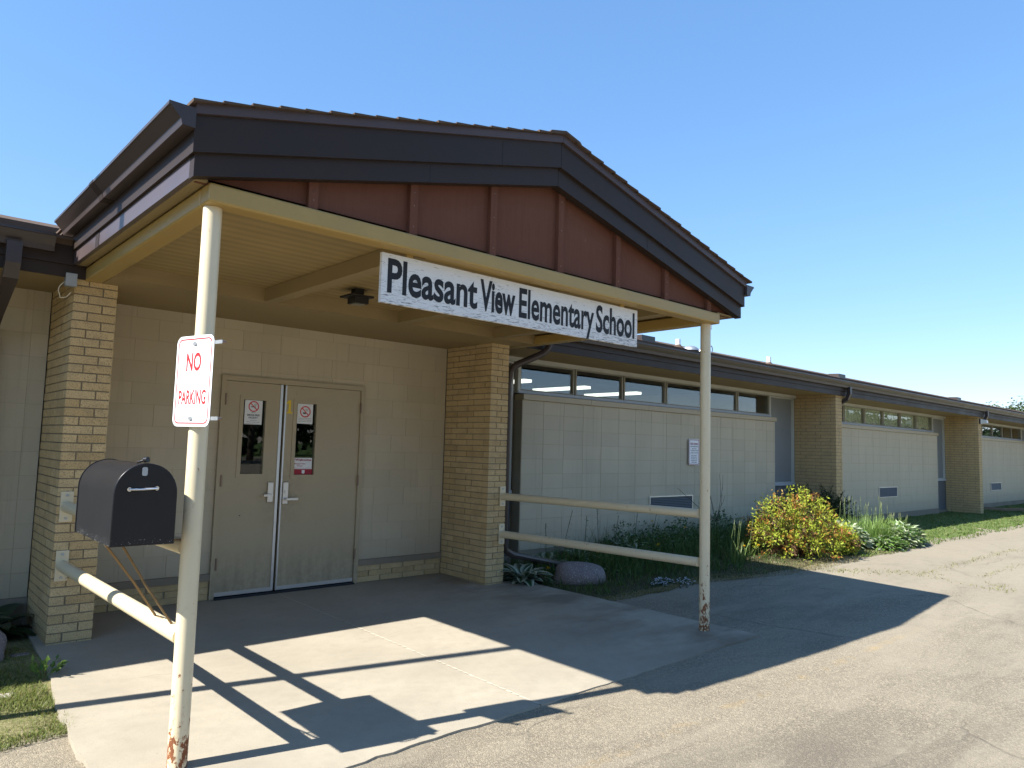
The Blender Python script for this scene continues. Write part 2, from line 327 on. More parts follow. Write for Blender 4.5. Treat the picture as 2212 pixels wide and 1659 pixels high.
# ------------------------------------------------------------------ mesh helpers
class MB:
    def __init__(s): s.v = []; s.f = []; s.c = []; s.cur = (1, 1, 1)
    def add(s, vs, fs):
        o = len(s.v); s.v += [tuple(p) for p in vs]; s.f += [tuple(i+o for i in q) for q in fs]; s.c += [s.cur]*len(vs); return s
    def box(s, x0, x1, y0, y1, z0, z1):
        return s.add([(x0, y0, z0), (x1, y0, z0), (x1, y1, z0), (x0, y1, z0), (x0, y0, z1), (x1, y0, z1), (x1, y1, z1), (x0, y1, z1)],
                     [(0, 3, 2, 1), (4, 5, 6, 7), (0, 1, 5, 4), (1, 2, 6, 5), (2, 3, 7, 6), (3, 0, 4, 7)])
    def prism(s, pts, ax, a0, a1):
        """polygon pts in the plane across axis ax, extruded a0..a1"""
        n = len(pts)
        def mk(p, a): return {'x': (a, p[0], p[1]), 'y': (p[0], a, p[1]), 'z': (p[0], p[1], a)}[ax]
        vs = [mk(p, a0) for p in pts] + [mk(p, a1) for p in pts]
        return s.add(vs, [tuple(range(n)), tuple(range(2*n-1, n-1, -1))] + [(i, i+n, (i+1) % n+n, (i+1) % n) for i in range(n)])
    def tube(s, path, r, n=12, caps=True, r1=None):
        path = [Vector(p) for p in path]; rings = []; prev = None; k = len(path)
        for i, p in enumerate(path):
            d = ((path[min(i+1, k-1)]-path[max(i-1, 0)])).normalized()
            ref = Vector((0, 0, 1)) if abs(d.z) < .9 else Vector((1, 0, 0))
            a = d.cross(ref).normalized(); b = d.cross(a).normalized()
            if prev is not None and a.dot(prev) < 0: a, b = -a, -b
            prev = a
            rr = r if r1 is None else r+(r1-r)*i/(k-1)
            rings.append([p+a*rr*math.cos(2*math.pi*j/n)+b*rr*math.sin(2*math.pi*j/n) for j in range(n)])
        vs = [v for rg in rings for v in rg]; fs = []
        for i in range(k-1):
            for j in range(n): fs.append((i*n+j, i*n+(j+1) % n, (i+1)*n+(j+1) % n, (i+1)*n+j))
        if caps: fs += [tuple(range(n-1, -1, -1)), tuple((k-1)*n+j for j in range(n))]
        return s.add(vs, fs)
    def rect_tube(s, path, w, d, side):
        """rectangular pipe along path; side = fixed horizontal width direction"""
        path = [Vector(p) for p in path]; side = Vector(side); k = len(path); vs = []; fs = []
        for i, p in enumerate(path):
            t = ((path[min(i+1, k-1)]-path[max(i-1, 0)])).normalized(); nn = t.cross(side).normalized()
            for a, b in ((-1, -1), (1, -1), (1, 1), (-1, 1)): vs.append(p+side*a*w/2+nn*b*d/2)
        for i in range(k-1):
            for j in range(4): fs.append((i*4+j, i*4+(j+1) % 4, i*4+4+(j+1) % 4, i*4+4+j))
        fs += [(3, 2, 1, 0), tuple(k*4-4+j for j in range(4))]
        return s.add(vs, fs)
    def build(s, name, mat, parent=None, smooth=False, col=False, bevel=0):
        me = bpy.data.meshes.new(name); me.from_pydata(s.v, [], s.f); me.update()
        if smooth:
            me.polygons.foreach_set('use_smooth', [True]*len(me.polygons))
            if smooth == 'auto': me.set_sharp_from_angle(angle=R_(35))
        if col:
            a = me.attributes.new('Col', 'FLOAT_COLOR', 'POINT')
            a.data.foreach_set('color', [q for c in s.c for q in (*c, 1)])
        me.materials.append(MAT[mat] if isinstance(mat, str) else mat)
        return link(name, me, parent, bevel)
def link(name, me, parent=None, bevel=0):
    o = bpy.data.objects.new(name, me); COL.objects.link(o)
    if parent is not None: o.parent = parent; o.matrix_parent_inverse = Matrix.Identity(4); \
        o.location = -parent_loc(parent)
    if bevel:
        b = o.modifiers.new('bevel', 'BEVEL'); b.width = bevel; b.segments = 2; b.limit_method = 'ANGLE'
    return o
LOC = {}
def parent_loc(p):
    v = Vector((0, 0, 0)); q = p
    while q is not None: v += q.location; q = q.parent
    return v
def tag(o, label=None, cat=None, group=None, kind=None):
    for k, v in (('label', label), ('category', cat), ('group', group), ('kind', kind)):
        if v: o[k] = v
    return o
def thing(name, loc, label, cat, group=None):
    o = bpy.data.objects.new(name, None); o.location = loc; o.empty_display_size = .2; COL.objects.link(o); return tag(o, label, cat, group)
def bx(name, mat, parent, *b, bevel=0): return MB().box(*b).build(name, mat, parent, bevel=bevel)
def copy_tree(o, parent=None):
    c = o.copy(); COL.objects.link(c)
    if parent is not None: c.parent = parent
    for ch in list(o.children): copy_tree(ch, c)
    return c
def sheet(name, mat, x0, x1, nx, y0, y1, ny, hf, parent=None, xs=None, ys=None):
    xs = xs or [x0+(x1-x0)*i/nx for i in range(nx+1)]; ys = ys or [y0+(y1-y0)*j/ny for j in range(ny+1)]
    mb = MB(); W = len(xs)
    mb.add([(*((x, y) if True else 0), hf(x, y)) for y in ys for x in xs],
           [(j*W+i, j*W+i+1, (j+1)*W+i+1, (j+1)*W+i) for j in range(len(ys)-1) for i in range(W-1)])
    return mb.build(name, mat, parent, smooth=True)
def smooth01(t): t = max(0, min(1, t)); return t*t*(3-2*t)
def text_mesh(txt, offset=0.0, extrude=.0, spacing=1.0):
    cu = bpy.data.curves.new('lettering', 'FONT'); cu.body = txt; cu.size = 1; cu.offset = offset; cu.extrude = extrude; cu.space_character = spacing
    cu.resolution_u = 4
    o = bpy.data.objects.new('lettering', cu); COL.objects.link(o)
    dg = bpy.context.evaluated_depsgraph_get(); dg.update()
    me = bpy.data.meshes.new_from_object(o.evaluated_get(dg)); bpy.data.objects.remove(o); bpy.data.curves.remove(cu); return me
def lettering(items, origin, ux, uz, mat, parent, name='lettering', thick=.0015, offset=.0):
    """items: (text, x0, x1, zbase, capheight, offset). local x along ux, z along uz; front normal = ux x uz"""
    ux = Vector(ux); uz = Vector(uz); nn = ux.cross(uz).normalized(); origin = Vector(origin); o = None
    for it in items:
        txt, x0, x1, zb, cap = it[:5]; off = it[5] if len(it) > 5 else offset; mb = MB()
        me = text_mesh(txt, off, 0); mh = text_mesh('E', off, 0)
        ys = [v.co.y for v in mh.vertices]; e0, e1 = min(ys), max(ys)
        xs = [v.co.x for v in me.vertices]; a, b = min(xs), max(xs)
        sx = (x1-x0)/(b-a); sz = cap/(e1-e0)
        mb.add([origin+ux*(x0+(v.co.x-a)*sx)+uz*(zb+(v.co.y-e0)*sz)+nn*thick for v in me.vertices], [tuple(p.vertices) for p in me.polygons])
        bpy.data.meshes.remove(me); bpy.data.meshes.remove(mh)
        o = mb.build(name, mat, parent)
    return o
def rrect(w, h, r, n=6, cx=0, cz=0):
    pts = []
    for (sx, sz, a0) in ((1, 1, 0), (-1, 1, 90), (-1, -1, 180), (1, -1, 270)):
        for i in range(n+1):
            a = R_(a0+90*i/n); pts.append((cx+sx*(w/2-r)+r*math.cos(a), cz+sz*(h/2-r)+r*math.sin(a)))
    return pts
def loc_poly(origin, ux, uz, pts, t0, t1):
    ux = Vector(ux); uz = Vector(uz); nn = ux.cross(uz).normalized(); n = len(pts); o = Vector(origin)
    mb = MB(); vs = [o+ux*p[0]+uz*p[1]+nn*t1 for p in pts]+[o+ux*p[0]+uz*p[1]+nn*t0 for p in pts]
    return mb.add(vs, [tuple(range(n)), tuple(range(2*n-1, n-1, -1))]+[(i, i+n, (i+1) % n+n, (i+1) % n) for i in range(n)])
def ring(origin, ux, uz, outer, inner, t):
    ux = Vector(ux); uz = Vector(uz); nn = ux.cross(uz).normalized(); o = Vector(origin); n = len(outer)
    return MB().add([o+ux*p[0]+uz*p[1]+nn*t for p in outer]+[o+ux*p[0]+uz*p[1]+nn*t for p in inner], [(i, (i+1) % n, (i+1) % n+n, i+n) for i in range(n)])
X_, Z_ = (1, 0, 0), (0, 0, 1)

# ------------------------------------------------------------------ the ground
def h_lot(x, y): return -.066+smooth01((x-4)/3.5)*(.045+.08*smooth01((y+5)/2.8))
def h_bed(x, y): return h_lot(x, y)+.012+.03*smooth01((y+2.2)/1.6)*(1-smooth01((x-4)/3))
def h_left(x, y): return -.054+.03*smooth01((y+2.5)/2.2)
def hr(x, y, s): return math.sin(x*3.1*s+y*1.7)*.5+math.sin(y*4.3*s-x*2.1+1.3)*.5
tag(sheet('ground', 'field', -500, 600, 22, -500, 600, 22, lambda x, y: -.22), kind='structure')
lot_xs = [-60, -40, -25, -15, -10, -6]+[-4+.5*i for i in range(60)]+[27, 30, 35, 40, 50, 60, 80, 100]
lot_ys = [-60, -40, -25, -15, -11]+[-9+.4*i for i in range(19)]
tag(sheet('parking_lot', 'asphalt', 0, 0, 0, 0, 0, 0, lambda x, y: h_lot(x, y)+.006*hr(x, y, .5), xs=lot_xs, ys=lot_ys), kind='structure')
def bed_front(x): return -2.05-.60*smooth01((x-4.8)/1.8)+.05*hr(x, 0, 1.)+.03*hr(x*3.3, 2, 1.)
def bed_sheet(name, mat, x0, x1, nx, hf, front, back, ny):
    mb = MB(); 
    for j in range(ny+1):
        for i in range(nx+1):
            x = x0+(x1-x0)*i/nx; f = front(x); y = f+(back-f)*(j/ny)
            mb.add([(x, y, hf(x, y)+.012*hr(x*2, y*2, 1.3)-(.05 if j == 0 else 0))], [])
    W = nx+1
    mb.f = [(j*W+i, j*W+i+1, (j+1)*W+i+1, (j+1)*W+i) for j in range(ny) for i in range(nx)]
    return tag(mb.build(name, mat, smooth=True), kind='structure')
bed_sheet('planting_bed', 'soil', 3.0, 9.6, 60, h_bed, bed_front, .1, 14)
bed_sheet('lawn', 'lawn2', 9.55, 70, 160, lambda x, y: h_bed(x, y)-.004, bed_front, .1, 10)
def left_front(x): return -2.68+.04*hr(x*2, 0, 1.)+(.0 if x < -2 else .0)
bed_sheet('side_lawn', 'lawn', -14, -1.3, 110, h_left, left_front, .1, 20)

# entrance slab: two panels with a filled joint, ragged outer edges
slab = bpy.data.objects.new('entrance_slab', None); COL.objects.link(slab); tag(slab, kind='structure')
def slab_z(y): return -.002+.0135*y
def slab_panel(pts, mat='concrete', z1=None):
    mb = MB(); n = len(pts)
    mb.add([(x, y, slab_z(y)) for x, y in pts]+[(x*1.0+dx, y+dy, -.2) for (x, y), dx, dy in [(p, 0, 0) for p in pts]], [tuple(range(n))]+[(i, i+n, (i+1) % n+n, (i+1) % n) for i in range(n)])
    return mb.build('slab_panel', mat, slab)
def ragged(p0, p1, n, amp, seed):
    r = random.Random(seed); out = []
    for i in range(n):
        t = i/n; x = p0[0]+(p1[0]-p0[0])*t; y = p0[1]+(p1[1]-p0[1])*t
        out.append((x+r.uniform(-amp, amp)*(i > 0), y+r.uniform(-amp, amp)*(i > 0)))
    return out
XJ = .628
pl = ragged((-1.56, .02), (-1.615, -1.5), 6, .004, 1)+ragged((-1.615, -1.5), (-1.70, -2.2), 9, .012, 2)+ragged((-1.70, -2.2), (-1.735, -2.85), 9, .012, 3)+ragged((-1.735, -2.85), (-1.75, -3.96), 14, .012, 4)+ragged((-1.75, -3.96), (XJ-.006, -3.91), 26, .012, 5)+[(XJ-.006, -3.91), (XJ-.006, .02)]
slab_panel(pl)
prt = [(XJ+.006, .02), (XJ+.006, -3.91)]+ragged((XJ+.006, -3.91), (3.42, -3.83), 26, .012, 6)+ragged((3.42, -3.83), (3.27, -.8), 16, .006, 7)+[(3.27, -.8), (3.27, .02)]
slab_panel(prt)
mb = MB()
for i in range(60):
    y0 = .0-3.90*i/60; y1 = y0-3.9/60+.001; w = .0055+.003*rnd.random()*(i > 25); t = .0015+.002*rnd.random()*(i > 20)
    mb.add([(XJ-w, y0, slab_z(y0)+t*.2), (XJ+w, y0, slab_z(y0)+t*.2), (XJ+w, y1, slab_z(y1)+t), (XJ-w, y1, slab_z(y1)+t)], [(0, 3, 2, 1)])
MAT['filler'] = mortar_mat('joint_filler', (.52, .45, .35)); mb.build('joint_filler', 'filler', slab)

# ------------------------------------------------------------------ the school building
S = thing('school_building', (0, 0, 0), 'long low tan brick and block school with brown gabled entrance canopy on pipe posts', 'building')
PER = 8.95; PX = [2.72, 11.67, 20.62, 29.57, 38.52, 47.47]; YP = -.862; ZS_ = 2.765
# --- brick piers
BH = .0677
bmesh_cache = {}
def brick_mesh(sx, sy):
    k = (round(sx, 3), round(sy, 3))
    if k not in bmesh_cache:
        mb = MB().box(0, sx, 0, sy, 0, BH-.010)
        me = bpy.data.meshes.new('brick'); me.from_pydata(mb.v, [], mb.f); me.materials.append(MAT['brick']); bmesh_cache[k] = me
    return bmesh_cache[k]
def pier(x1, x2, full_left, full_front, ztop, z0=-.1):
    core = MB().box(x1+.006, x2-.006, YP+.006, 0, z0, ztop).build('brick_pier', 'mortar', S)
    rest = MB(); n = int((ztop-.0)/BH); W = x2-x1; j = .010
    k0 = -1
    for c in range(k0, n+1):
        z = c*BH+.004
        if z+BH > ztop+.07: break
        bl = []   # (x, y, sx, sy, visible)
        D = -YP
        def side(x, ys, vis):
            for a, b in zip(ys[:-1], ys[1:]): bl.append((x, YP+a, .1-.0, b-a-j, vis))
        if c % 2 == 0:
            side(x1, [0, .31, .62, D], full_left); bl[-3] = (x1, YP, .095, .30, full_left or full_front)
            bl.append((x1+.105, YP, W-.105, .1, full_front))
            side(x2-.1, [.11, .42, .73, D], False)
        else:
            bl.append((x1, YP, W-.105, .1, full_front)); side(x1, [.11, .42, .73, D], full_left)
            side(x2-.1, [0, .31, .62, D], False); bl[-3] = (x2-.095, YP, .095, .30, full_front)
        for (x, y, sx, sy, vis) in bl:
            ox = rnd.uniform(-.0018, .0018); oy = rnd.uniform(-.0018, .0018)
            if vis:
                o = link('brick', brick_mesh(sx, sy), core); o.location = Vector((x+ox, y+oy, z))
            else: rest.box(x+ox, x+ox+sx, y+oy, y+oy+sy, z, z+BH-.01)
    r = rest.build('brickwork', 'brick', core); tag(r, kind='stuff')
    return core
pier(-1.526, -1.225, False, True, 2.745)
pier(2.72, 2.99, True, True, 2.745)
for x in PX[1:]: pier(x, x+.275, False, False, 2.76)

# --- painted block walls
def block(parent, x0, x1, z0, z1, y, d=.05, vis=True, rest=None, g=.0028):
    oy = rnd.uniform(-.0012, .0012)
    if vis:
        o = bx('concrete_block', 'block', parent, x0+g, x1-g, y+oy, y+d, z0+g, z1-g)
    else: rest.box(x0+g, x1-g, y+oy, y+d, z0+g, z1-g)
def bay_wall(x0, x1, vis):
    w = bx('block_wall', 'block_joint', S, x0, x1, -.149, .02, .2, 2.185)
    rest = MB(); xs = [x0]
    while xs[-1]+.42 < x1: xs.append(xs[-1]+.4)
    xs.append(x1)
    for a, b in zip(xs[:-1], xs[1:]):
        for k in range(10):
            z0 = .2+.2*k-(.0 if k else 0); z1 = min(z0+.2, 2.185)
            block(w, a, b, z0, z1, -.154, .05, vis, rest)
    if not vis: tag(rest.build('blockwork', 'block', w), kind='stuff')
    # left and right end returns
    bx('return_panel', 'mullion', w, x0-.004, x0+.002, -.145, .03, .2, 2.19)
    bx('foundation', 'found', S, x0-.02, x1+.02, -.165, .02, -.2, .198)
    for i in range(5):
        a = x0-.01+(x1-x0+.03)*i/5; b = x0-.01+(x1-x0+.03)*(i+1)/5
        bx('wall_cap', 'tan', w, a+.002, b-.002, -.185, .0, 2.187, 2.262)
# --- recess wall around the doors
rw = MB().box(-1.225, -.047, .006, .25, .0, 2.76).box(1.567, 2.72, .006, .25, 0, 2.76).box(-.047, 1.567, .006, .25, 2.187, 2.76).build('block_wall', 'block_joint', S)
for k in range(13):
    z0 = .25+.2*k; z1 = min(z0+.2, 2.76)
    off = .2 if k % 2 else 0
    for (a, b) in ((-1.222, -.047), (1.567, 2.72)) if z1 < 2.187 or z0 < 2.15 else ((-1.222, 2.72),):
        xs = [a]+[t for t in [-1.25+off+.4*i for i in range(14)] if a+.06 < t < b-.06]+[b]
        for p, q in zip(xs[:-1], xs[1:]): block(rw, p, q, z0, z1, .0032, .03, g=.0016)
for a in (-.047, .357, .761, 1.165): block(rw, a, min(a+.404, 1.567), 2.187, 2.25, .0032, .03, g=.0016)
for (a, b) in ((-1.222, -.047), (1.567, 2.72)):
    bx('base_cap', 'found', rw, a, b, -.022, .05, .182, .248)
    for c in range(3):
        z = .0+c*.0607+.002; x = a-(.15 if c % 2 else 0)
        while x < b:
            xa, xb = max(a, x), min(b, x+.30)
            if xb-xa > .03:
                o = link('brick', brick_mesh(xb-xa-.008, .05), rw); o.location = (xa, -.008+rnd.uniform(-.001, .001), z)
            x += .308
# --- left wing wall
lw = bx('block_wall', 'block_joint', S, -14, -1.53, .006, .25, .2, 2.78)
restL = MB()
for k in range(13):
    z0 = .2+.2*k; z1 = min(z0+.2, 2.78)
    for i in range(31):
        b = -1.657+.127-.4*i if i == 0 else -1.657-.4*(i-1); a = -1.657-.4*i
        block(lw, a, b-.0, z0, z1, .003, .03, i < 2, restL, .0018)
tag(restL.build('blockwork', 'block', lw), kind='stuff')
bx('foundation', 'found', S, -14, -1.53, -.02, .25, -.2, .198)

# --- wing bays
def window(x0, x1, z0, z1, y=0., fr=.028, glass=True, mat='mullion', back=None, gm='glass'):
    f = MB().box(x0, x0+fr, y-.03, y+.03, z0, z1).box(x1-fr, x1, y-.03, y+.03, z0, z1).box(x0+fr, x1-fr, y-.026, y+.026, z0, z0+fr*.6).box(x0+fr, x1-fr, y-.026, y+.026, z1-fr*.6, z1).build('window', mat, S)
    if glass: bx('pane', gm, f, x0+fr, x1-fr, y-.003, y+.003, z0+fr*.6, z1-fr*.6)
    if back: bx('blind', back, f, x0+fr, x1-fr, y+.02, y+.025, z0+fr*.6, z1-fr*.6)
    return f
for i in range(5):
    x0 = PX[i]; wl_, wr_ = x0+1.16, x0+7.87
    bay_wall(wl_, wr_, i == 0)
    # clerestory
    ms = [x0+1.20+1.104*k for k in range(6)]+[x0+7.90]
    ms[6] = x0+7.90
    if i < 3:
        for k in range(6): window(ms[k]+.012, ms[k+1]-.012, 2.322, 2.705, mat='mullion', gm='glass' if i != 1 else 'clear')
        for xx in (ms[0], ms[6]): bx('window_post', 'frame', S, xx-.035, xx+.011, -.05, .03, 2.30, 2.705)
    else: window(ms[0], ms[6], 2.322, 2.705)
    bx('window_sill', 'sill', S, ms[0]-.03, ms[6]+.01, -.06, .03, 2.280, 2.318)
    bx('window_header', 'frame', S, x0+.28, x0+8.94, -.055, .05, 2.707, 2.763)
    tl = window(x0+.285, wl_-.04, .98, 2.703, .02, .04, True, 'frame')
    tr = window(wr_+.075, x0+8.935, .98, 2.703, .02, .04, False, 'frame', 'panel')
    for (a, b) in ((x0+.285, wl_-.04), (wr_+.02, x0+8.935)):
        bx('window_sill', 'sill', S, a, b, -.035, .05, .935, .978)
        bx('lower_panel', 'panel_low', S, a, b, .0, .05, .12, .933)
        bx('foundation', 'found', S, a-.05, b, -.05, .05, -.2, .118)
    bx('window_post', 'mullion', S, wr_+.0, wr_+.07, .0, .05, .94, 2.703)
    # vents
    va = {0: (6.654, 7.79), 1: (15.53, 16.6), 2: (24.29, 25.36)}.get(i, (x0+3.9, x0+5.))
    vt = MB().box(va[0]-.02, va[1]+.02, -.172, -.15, .588, .603).box(va[0]-.02, va[1]+.02, -.172, -.15, .822, .837).box(va[0]-.02, va[0]-.001, -.172, -.15, .603, .822).box(va[1]+.001, va[1]+.02, -.172, -.15, .603, .822).build('vent_grille', 'alu', S)
    bx('vent_back', 'black', vt, va[0], va[1], -.1555, -.15, .603, .822)
    for s in range(8):
        z = .606+.0272*s
        MB().prism([(-.170, z), (-.158, z+.018), (-.157, z+.020), (-.168, z+.004)], 'x', va[0], va[1]).build('slat', 'slat', vt)
# curtains in the second bay, blinds-free first bay, rooms behind
cm = MB()
x = PX[1]+1.2
while x < PX[1]+7.9:
    z0 = 2.335+.02*abs(math.sin((x-PX[1])*5.7))
    zz = [2.34+.05*abs(math.sin((x+d-PX[1])*5.7)) for d in (0, .05)]
    cm.add([(x, (.05)+.010*math.sin(x*40), zz[0]), (x+.05, (.05)+.010*math.sin((x+.05)*40), zz[1]), (x+.05, (.05)+.010*math.sin((x+.05)*40), 2.72), (x, (.05)+.010*math.sin(x*40), 2.72)], [(0, 1, 2, 3)]); x += .05
cm.build('curtain', 'curtain', S)
ins = MB()
ins.box(-14, 57, 8.0, 8.1, 0, 2.95).box(-14, 57, .26, 8.0, 2.9, 2.95).box(-14, 57, .12, 8.0, -.02, .0).box(-14.1, -14, .1, 8.1, -.02, 2.95).box(57, 57.1, .1, 8.1, -.02, 2.95).box(-1.3, -1.2, .26, 8, 0, 2.9)
for x in PX: ins.box(x+.05, x+.2, .03, 8, .02, 2.9)
ins.build('classroom_shell', 'inside', S)
for i in range(2):
    for k in range(5):
        x = PX[i]+.9+1.75*k
        for (a, b) in (((3.2, 4.8),) if i == 0 else ((1.2, 3.4), (4.2, 6.6))): bx('ceiling_light', ('tube', 'backlight_tube')[i], S, x-.10, x+.10, a, b, 2.84, 2.898)  # second-bay tubes are unseen, overbright to shine through the curtains
# --- soffits, fascia, gutters of the wings
def kgutter(y0, xa, xb, ztop, name='gutter', mat='gutter', seam=()):
    """K-style gutter hanging in front of plane y0 (towards -y)"""
    p = [(y0, ztop), (y0, ztop-.125), (y0-.062, ztop-.125), (y0-.07, ztop-.085), (y0-.098, ztop-.05), (y0-.115, ztop-.022), (y0-.122, ztop-.02), (y0-.122, ztop), (y0-.112, ztop), (y0-.11, ztop-.012), (y0-.008, ztop-.012), (y0-.008, ztop)]
    return MB().prism(p, 'x', xa, xb).build(name, mat, S)
for (a, b) in ((-14, -1.465), (3.215, 56)):
    bx('soffit', 'soffit', S, a, b, -.9, .0 if a < 0 else -.056, ZS_, ZS_+.02)
    bx('fascia_board', 'dark', S, a, b, -.912, -.89, 2.748, 2.842)
    bx('fascia_board', 'dark', S, a, b, -.930, -.89, 2.8425, 3.03)
    kgutter(-.932, a if a < 0 else 3.67, -1.70 if a < 0 else b, 3.036)
bx('soffit', 'soffit', S, 3.0, 56, -.055, .05, 2.7645, 2.79)
# --- wing roof with shingle courses
SL = .262
def wing_z(y): return 3.03+SL*(y+.96)
roof = MB().prism([(-.93, 2.99), (-.96, wing_z(-.96)), (6., wing_z(6.)), (13., 3.03), (13, 2.9), (.3, 2.9)], 'x', -14, 57).build('roof', 'shingle', S)
for k in range(26):
    y0 = -1.0+.145*k; y1 = y0+.165; mb = MB(); x = -14. if k < 3 else -14
    while x < 56.9:
        w = .33 if x < 40 else 3.; t = .009+rnd.uniform(0, .006)
        mb.add([(x, y0, wing_z(y0)+t), (x+w, y0, wing_z(y0)+t), (x+w, y1, wing_z(y1)+.003), (x, y1, wing_z(y1)+.003), (x, y0, wing_z(y0)), (x+w, y0, wing_z(y0))], [(0, 1, 2, 3), (4, 5, 1, 0)]); x += w
    mb.build('shingle_course', 'shingle', roof)
# --- entrance canopy
XL, XR, XK = -1.56, 3.506, .987
bx('beam', 'beam', S, -1.465, 3.213, -3.559, -3.43, 2.745, 2.845, bevel=.012)
for (a, b) in ((-1.465, -1.34), (3.088, 3.213)): bx('beam', 'beam', S, a, b, -3.428, -.86 if a < 0 else -.3, 2.745, 2.845, bevel=.012)
for a in (-.155, 1.207, 2.45): bx('ceiling_joist', 'soffit', S, a, a+.112, -3.428, -1.19, 2.745, 2.858)
bx('nailer_strip', 'beam', S, -1.34, 3.088, -3.428, -3.40, 2.80, 2.858)
bx('nailer_strip', 'beam', S, -1.338, -1.31, -3.40, -1.19, 2.80, 2.858)
bx('ceiling_board', 'ceiling', S, -1.5, 3.24, -3.5, -1.1, 2.860, 2.872)
bx('header_soffit', 'soffit', S, -1.34, 3.085, -1.19, .0, 2.747, 2.88)
bx('header_soffit', 'soffit', S, -1.535, -1.4655, -3.53, -.93, 2.849, 2.86); bx('header_soffit', 'soffit', S, 3.2135, 3.48, -3.53, -.93, 2.849, 2.86)
for x in (-1.406, 3.136):
    p = MB().tube([(x, -3.452, -.16), (x, -3.452, .5), (x, -3.452, 1.), (x, -3.452, 2.744)], .047, 24).build('post', 'post', S, smooth='auto')
    if x > 0: p['label'] = 'cream pipe post with rusted foot'
# rake boards
def rake(y0, y1, zl0, zp0, zl1, zp1, mat, xl=XL, xr=XR, name='rake_board'):
    MB().prism([(xl, zl0), (XK-.0015, zp0), (XK-.0015, zp1), (xl, zl1)], 'y', y0, y1).build(name, mat, S)
    MB().prism([(XK+.0015, zp0), (xr, zl0), (xr, zl1), (XK+.0015, zp1)], 'y', y0, y1).build(name, mat, S)
rake(-3.600, -3.535, 2.837, 3.465, 2.952, 3.602, 'dark')
rake(-3.628, -3.53, 2.947, 3.597, 3.142, 3.786, 'dark', XL-.018, XR+.018)
rake(-3.648, -3.52, 3.135, 3.781, 3.190, 3.834, 'trim', XL-.02, XR+.02)
# siding panels and battens
def rz(x): return 2.837+(3.465-2.837)*(1-abs(x-XK)/(XK-XL))
bats = [-.889, -.215, .438, 1.10, 1.764, 2.413, 3.068]
edges = [XL+.04]+bats+[XR-.04]
for a, b in zip(edges[:-1], edges[1:]):
    a2, b2 = a+.001, b-.001
    top = [(b2, rz(b2)+.04)]+([(XK, rz(XK)+.04)] if a2 < XK < b2 else [])+[(a2, rz(a2)+.04)]
    MB().prism([(a2, 2.846), (b2, 2.846)]+top, 'y', -3.50, -3.48).build('siding_panel', 'siding', S)
for x in bats:
    MB().prism([(x-.029, 2.846), (x+.029, 2.846), (x+.029, rz(x+.029)+.03), (x-.029, rz(x-.029)+.03)], 'y', -3.534, -3.501).build('batten', 'siding', S)
for x in bats:
    for z in (2.90, (2.90+rz(x))/2, rz(x)-.05):
        if z > 2.895 and z < rz(x)-.01: MB().tube([(x, -3.534, z), (x, -3.5365, z)], .004, 6).build('nail_head', 'hinge', S)
for (x, zl, zp, y, zt, zq) in ((-.15, 2.837, 3.465, -3.600, 2.952, 3.602), (2.05, 2.837, 3.465, -3.600, 2.952, 3.602), (.42, 2.947, 3.597, -3.628, 3.142, 3.786)):
    t = 1-abs(x-XK)/(XK-XL); a = zl+(zp-zl)*t; b = zt+(zq-zt)*t
    bx('butt_joint', 'black', S, x-.0015, x+.0015, y-.0012, y+.01, a+.004, b-.012)
# side fascias + gutters
for sgn, xe in ((-1, XL), (1, XR)):
    def sx(a, b): return (xe-b, xe-a) if sgn < 0 else (xe+a, xe+b)
    a, b = sx(-.03, 0.); bx('fascia_board', 'side', S, a, b, -3.534, -.95, 2.846, 2.949)
    a, b = sx(-.03, .017); bx('fascia_board', 'dark', S, a, b, -3.529, -.95, 2.9495, 3.195)
    prof = [(0, .0), (0, -.125), (.062, -.125), (.07, -.085), (.098, -.05), (.118, -.022), (.127, -.02), (.127, 0), (.117, 0), (.115, -.012), (.008, -.012), (.008, 0)]
    GT = 3.158; prof = [(p, q*.80) for p, q in prof]
    pts = [(xe+sgn*(.0195+p), GT+q) for p, q in prof]
    if sgn < 0: pts = pts[::-1]
    g = MB().prism(pts, 'y', -3.645, -.935).build('gutter', 'gutter', S)
    if sgn < 0:
        MB().prism([(xe-.0195-p*1.02, GT+.002+q*1.05) for p, q in prof], 'y', -2.14, -2.04).build('gutter_joiner', 'dark', g)
        bx('fascia_seam', 'dark', S, xe-.0025, xe+.0, -1.72, -1.62, 2.840, 2.944)
    MB().prism([(xe+sgn*(.021+p), GT+q) for p, q in prof[:8]], 'y', -3.652, -3.646).build('gutter_end_cap', 'gutter', g)
# canopy roof courses
def can_z(x): return 3.19+(3.836-3.19)*(1-abs(x-XK)/(XK-XL))
croof = MB().prism([(XL-.03, can_z(XL-.03)-.03), (XK, can_z(XK)-.03), (XR+.03, can_z(XR+.03)-.03), (XR+.03, can_z(XR+.03)), (XK, can_z(XK)), (XL-.03, can_z(XL-.03))], 'y', -3.50, 2.3).build('roof', 'shingle', S)
for sgn in (-1, 1):
    for k in range(18):
        d0 = (XK-XL+.045)-.145*k; d1 = max(.0, d0-.165)
        x0, x1 = XK+sgn*d0, XK+sgn*d1; yf = -3.672+rnd.uniform(-.006, .006)
        P_ = [(x0, can_z(x0)+.001), (x1, can_z(x1)+.001), (x1, can_z(x1)+.004), (x0, can_z(x0)+.017)]
        MB().prism(P_ if sgn < 0 else P_[::-1], 'y', yf, 2.3).build('shingle_course', 'shingle', croof)
MB().prism([(XK-.17, can_z(XK-.17)+.008), (XK, can_z(XK)+.008), (XK+.17, can_z(XK+.17)+.008), (XK+.15, can_z(XK+.15)+.024), (XK, can_z(XK)+.024), (XK-.15, can_z(XK-.15)+.024)], 'y', -3.676, 2.3).build('ridge_cap', 'shingle', croof)
